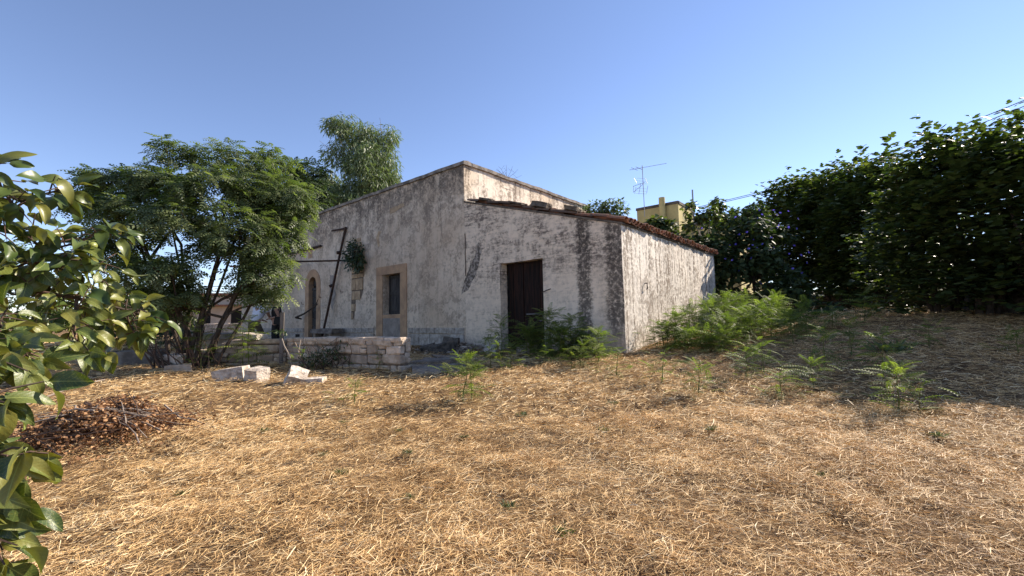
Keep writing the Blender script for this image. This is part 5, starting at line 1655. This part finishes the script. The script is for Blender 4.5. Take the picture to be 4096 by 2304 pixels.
for (a, b) in (((-.72, -.1, 1.32), (-.68, -.1, 1.72)), ((-.72, -.1, 1.72), (.1, .0, 2.0)), ((-.72, -.1, 1.32), (.0, 0, 1.9)), ((-.3, .1, 1.25), (-.15, .1, 1.95)), ((.22, .1, 1.3), (.32, .1, 1.8)), ((.3, .1, 1.95), (.18, .1, 2.3)), ((-.6, 0, 2.3), (-.45, 0, 1.98)), ((-.6, .0, 1.25), (-.5, 0, 1.7))):
    mb.tube([a, b], .014, 4)
mb.build('dipoles', M['metal'], an)

cb = MB()
pts = [(24.9, 20.0, 11.5), (23.2, 22.6, 10.9), (21.2, 25.0, 10.35), (17.6, 28.0, 9.7), (13.1, 31.0, 9.15), (12.2, 31.6, 9.05)]
pts = [(32, 9, 14.0)] + pts
cb.tube(pts, .022, 5)
tag(cb.build('overhead_cable', M['wire']), 'upper of the twin cables sloping across the sky at right', 'cable', 'overhead cables')
cb = MB().tube([Vector(p) + Vector((.1, 0, -.16 - .1 * math.sin(i))) for i, p in enumerate(pts)], .022, 5)
tag(cb.build('overhead_cable', M['wire']), 'lower of the twin cables sloping across the sky at right', 'cable', 'overhead cables')
for k, z in enumerate((7.9, 5.2, 4.7)):
    cb = MB().tube([(-70, 38, z + .8), (-50, 40, z + .2), (-33, 42, z), (-20, 44, z + .1), (-5, 46, z + .6)], .03, 4)
    tag(cb.build('overhead_cable', M['wire']), ('single cable against the sky left of the broad tree', 'upper cable over the distant house between the tree stems', 'lower cable over the distant house between the tree stems')[k], 'cable', 'overhead cables')

fh = thing('distant_house', 'distant low cream house with a red roof edge seen between the tree stems', 'house', (-24.5, 37, G(-24.5, 37)), .15)
MB().box(-3.2, 3.0, 0, 6, -.2, 3.2).build('wall', M['cream_wall'], fh)
MB().box(-3.4, 3.2, -.25, 6.2, 3.205, 3.4).build('roof', M['terracotta'], fh)
MB().box(-3.3, 3.1, -.9, -.02, 2.3, 2.4).build('porch_roof', M['terracotta'], fh)
for x in (-1.9, .6):
    MB().box(x, x + .9, -.02, .03, 0, 1.9).build('door', M['void'], fh)
MB().box(3.2, 7.5, 1.0, 6, -.2, 3.6).build('outbuilding', M['concrete'], fh)
dry_wall('field_wall', 'far sunlit dry stone wall across the straw before the distant house', (-24, 30.5), (-13.2, 29.0), lambda t: 1.55, .5, None, (.2, .32), (.5, 1.0), endblock=False)

# ================================================================ cut straw: uncountable, one mesh
def straw(n, ymin, ymax, ypow, length, width, spread, tonemu, seg2, name, side=1.25, bent=.35, lift=.055):
    u = RNG.random(n)
    y = ymin + (ymax - ymin) * u ** ypow
    x = RNG.uniform(-1, 1, n) * (y * side + .8)
    # keep out of the house, thin out in the trodden strip before it
    s = (x - 2.33) * HS.x + (y - 9.08) * HS.y
    nn = (x - 2.33) * (-HS.y) + (y - 9.08) * HS.x
    dens = np.where((nn < .05) & (s > -.02), 0, 1.0)
    yard = sms(2.6, 1.2, nn) * sms(1.6, 3.0, s)
    dens *= 1 - .82 * yard
    dens *= (.40 + .75 * vnoise(x * 1.3 + 40, y * 1.3, 8)) * (.45 + .8 * vnoise(x * 4.5 + 7, y * 4.5, 18))
    keep = RNG.random(n) < dens
    x, y = x[keep], y[keep]
    n = len(x)
    th = (vnoise(x * .25, y * .25, 5) - .5) * 1.8 + .2 + RNG.normal(0, spread, n)
    L = RNG.uniform(length[0], length[1], n) * (.6 + RNG.random(n))
    W = RNG.uniform(width[0], width[1], n)
    z = gz(x, y) + gn(x, y) + RNG.random(n) ** 2 * lift + .004
    pitch = RNG.normal(.03, .16, n)
    d = np.stack([np.cos(th) * np.cos(pitch), np.sin(th) * np.cos(pitch), np.sin(pitch) + .07 * np.sin(th)], 1)
    roll = RNG.uniform(-1.1, 1.1, n)
    sd = np.stack([-np.sin(th) * np.cos(roll), np.cos(th) * np.cos(roll), np.sin(roll)], 1)
    c = np.stack([x, y, z + L * .5 * np.abs(np.sin(pitch))], 1)
    up = np.zeros((n, 3)); up[:, 2] = RNG.uniform(-.0, bent, n) * L * .5
    lat = np.stack([-np.sin(th), np.cos(th), np.zeros(n)], 1) * (RNG.normal(0, .08, n) * L)[:, None]
    h = (d * (L / 2)[:, None]); w2 = sd * (W / 2)[:, None]
    tone = np.clip(RNG.normal(tonemu, .28, n) + (vnoise(x * .8, y * .8, 9) - .5) * .3 + (vnoise(x * 6, y * 6, 19) - .5) * .35, 0, 1)
    A, B, Cm = c - h, c + h, c + up + lat
    V = np.stack([A - w2, A + w2, Cm - w2, Cm + w2, B - w2 * .6, B + w2 * .6], 1).reshape(-1, 3)
    if seg2:
        F = (np.array([[0, 2, 3, 1], [2, 4, 5, 3]])[None] + (np.arange(n) * 6)[:, None, None]).reshape(-1, 4)
    else:
        V = V.reshape(n, 6, 3)[:, [0, 1, 5, 4]].reshape(-1, 3)
        F = np.arange(n * 4).reshape(n, 4)
    me = bpy.data.meshes.new(name)
    me.vertices.add(len(V)); me.vertices.foreach_set('co', V.astype(np.float32).ravel())
    me.loops.add(F.size); me.loops.foreach_set('vertex_index', F.astype(np.int32).ravel())
    me.polygons.add(len(F)); me.polygons.foreach_set('loop_start', np.arange(0, F.size, 4, dtype=np.int32))
    me.update(calc_edges=True)
    at = me.attributes.new('tone', 'FLOAT', 'POINT')
    at.data.foreach_set('value', np.repeat(tone, 6 if seg2 else 4).astype(np.float32))
    ob = link(name, me, M['straw'])
    tag(ob, None, None, None, 'stuff')
    return ob
straw(290000, 1.4, 5.0, .8, (.025, .09), (.0016, .0034), 1.0, .53, False, 'straw_litter')
straw(260000, 4.6, 13, .85, (.04, .12), (.003, .0065), 1.0, .5, False, 'straw_litter')
straw(36000, 12, 40, 1.2, (.2, .5), (.02, .05), .9, .55, False, 'straw_litter', 1.15)
straw(7000, 1.4, 9, .8, (.04, .12), (.003, .005), 1.0, .9, True, 'straw_litter', lift=.05)

print('persimmon leaves', nleaf)
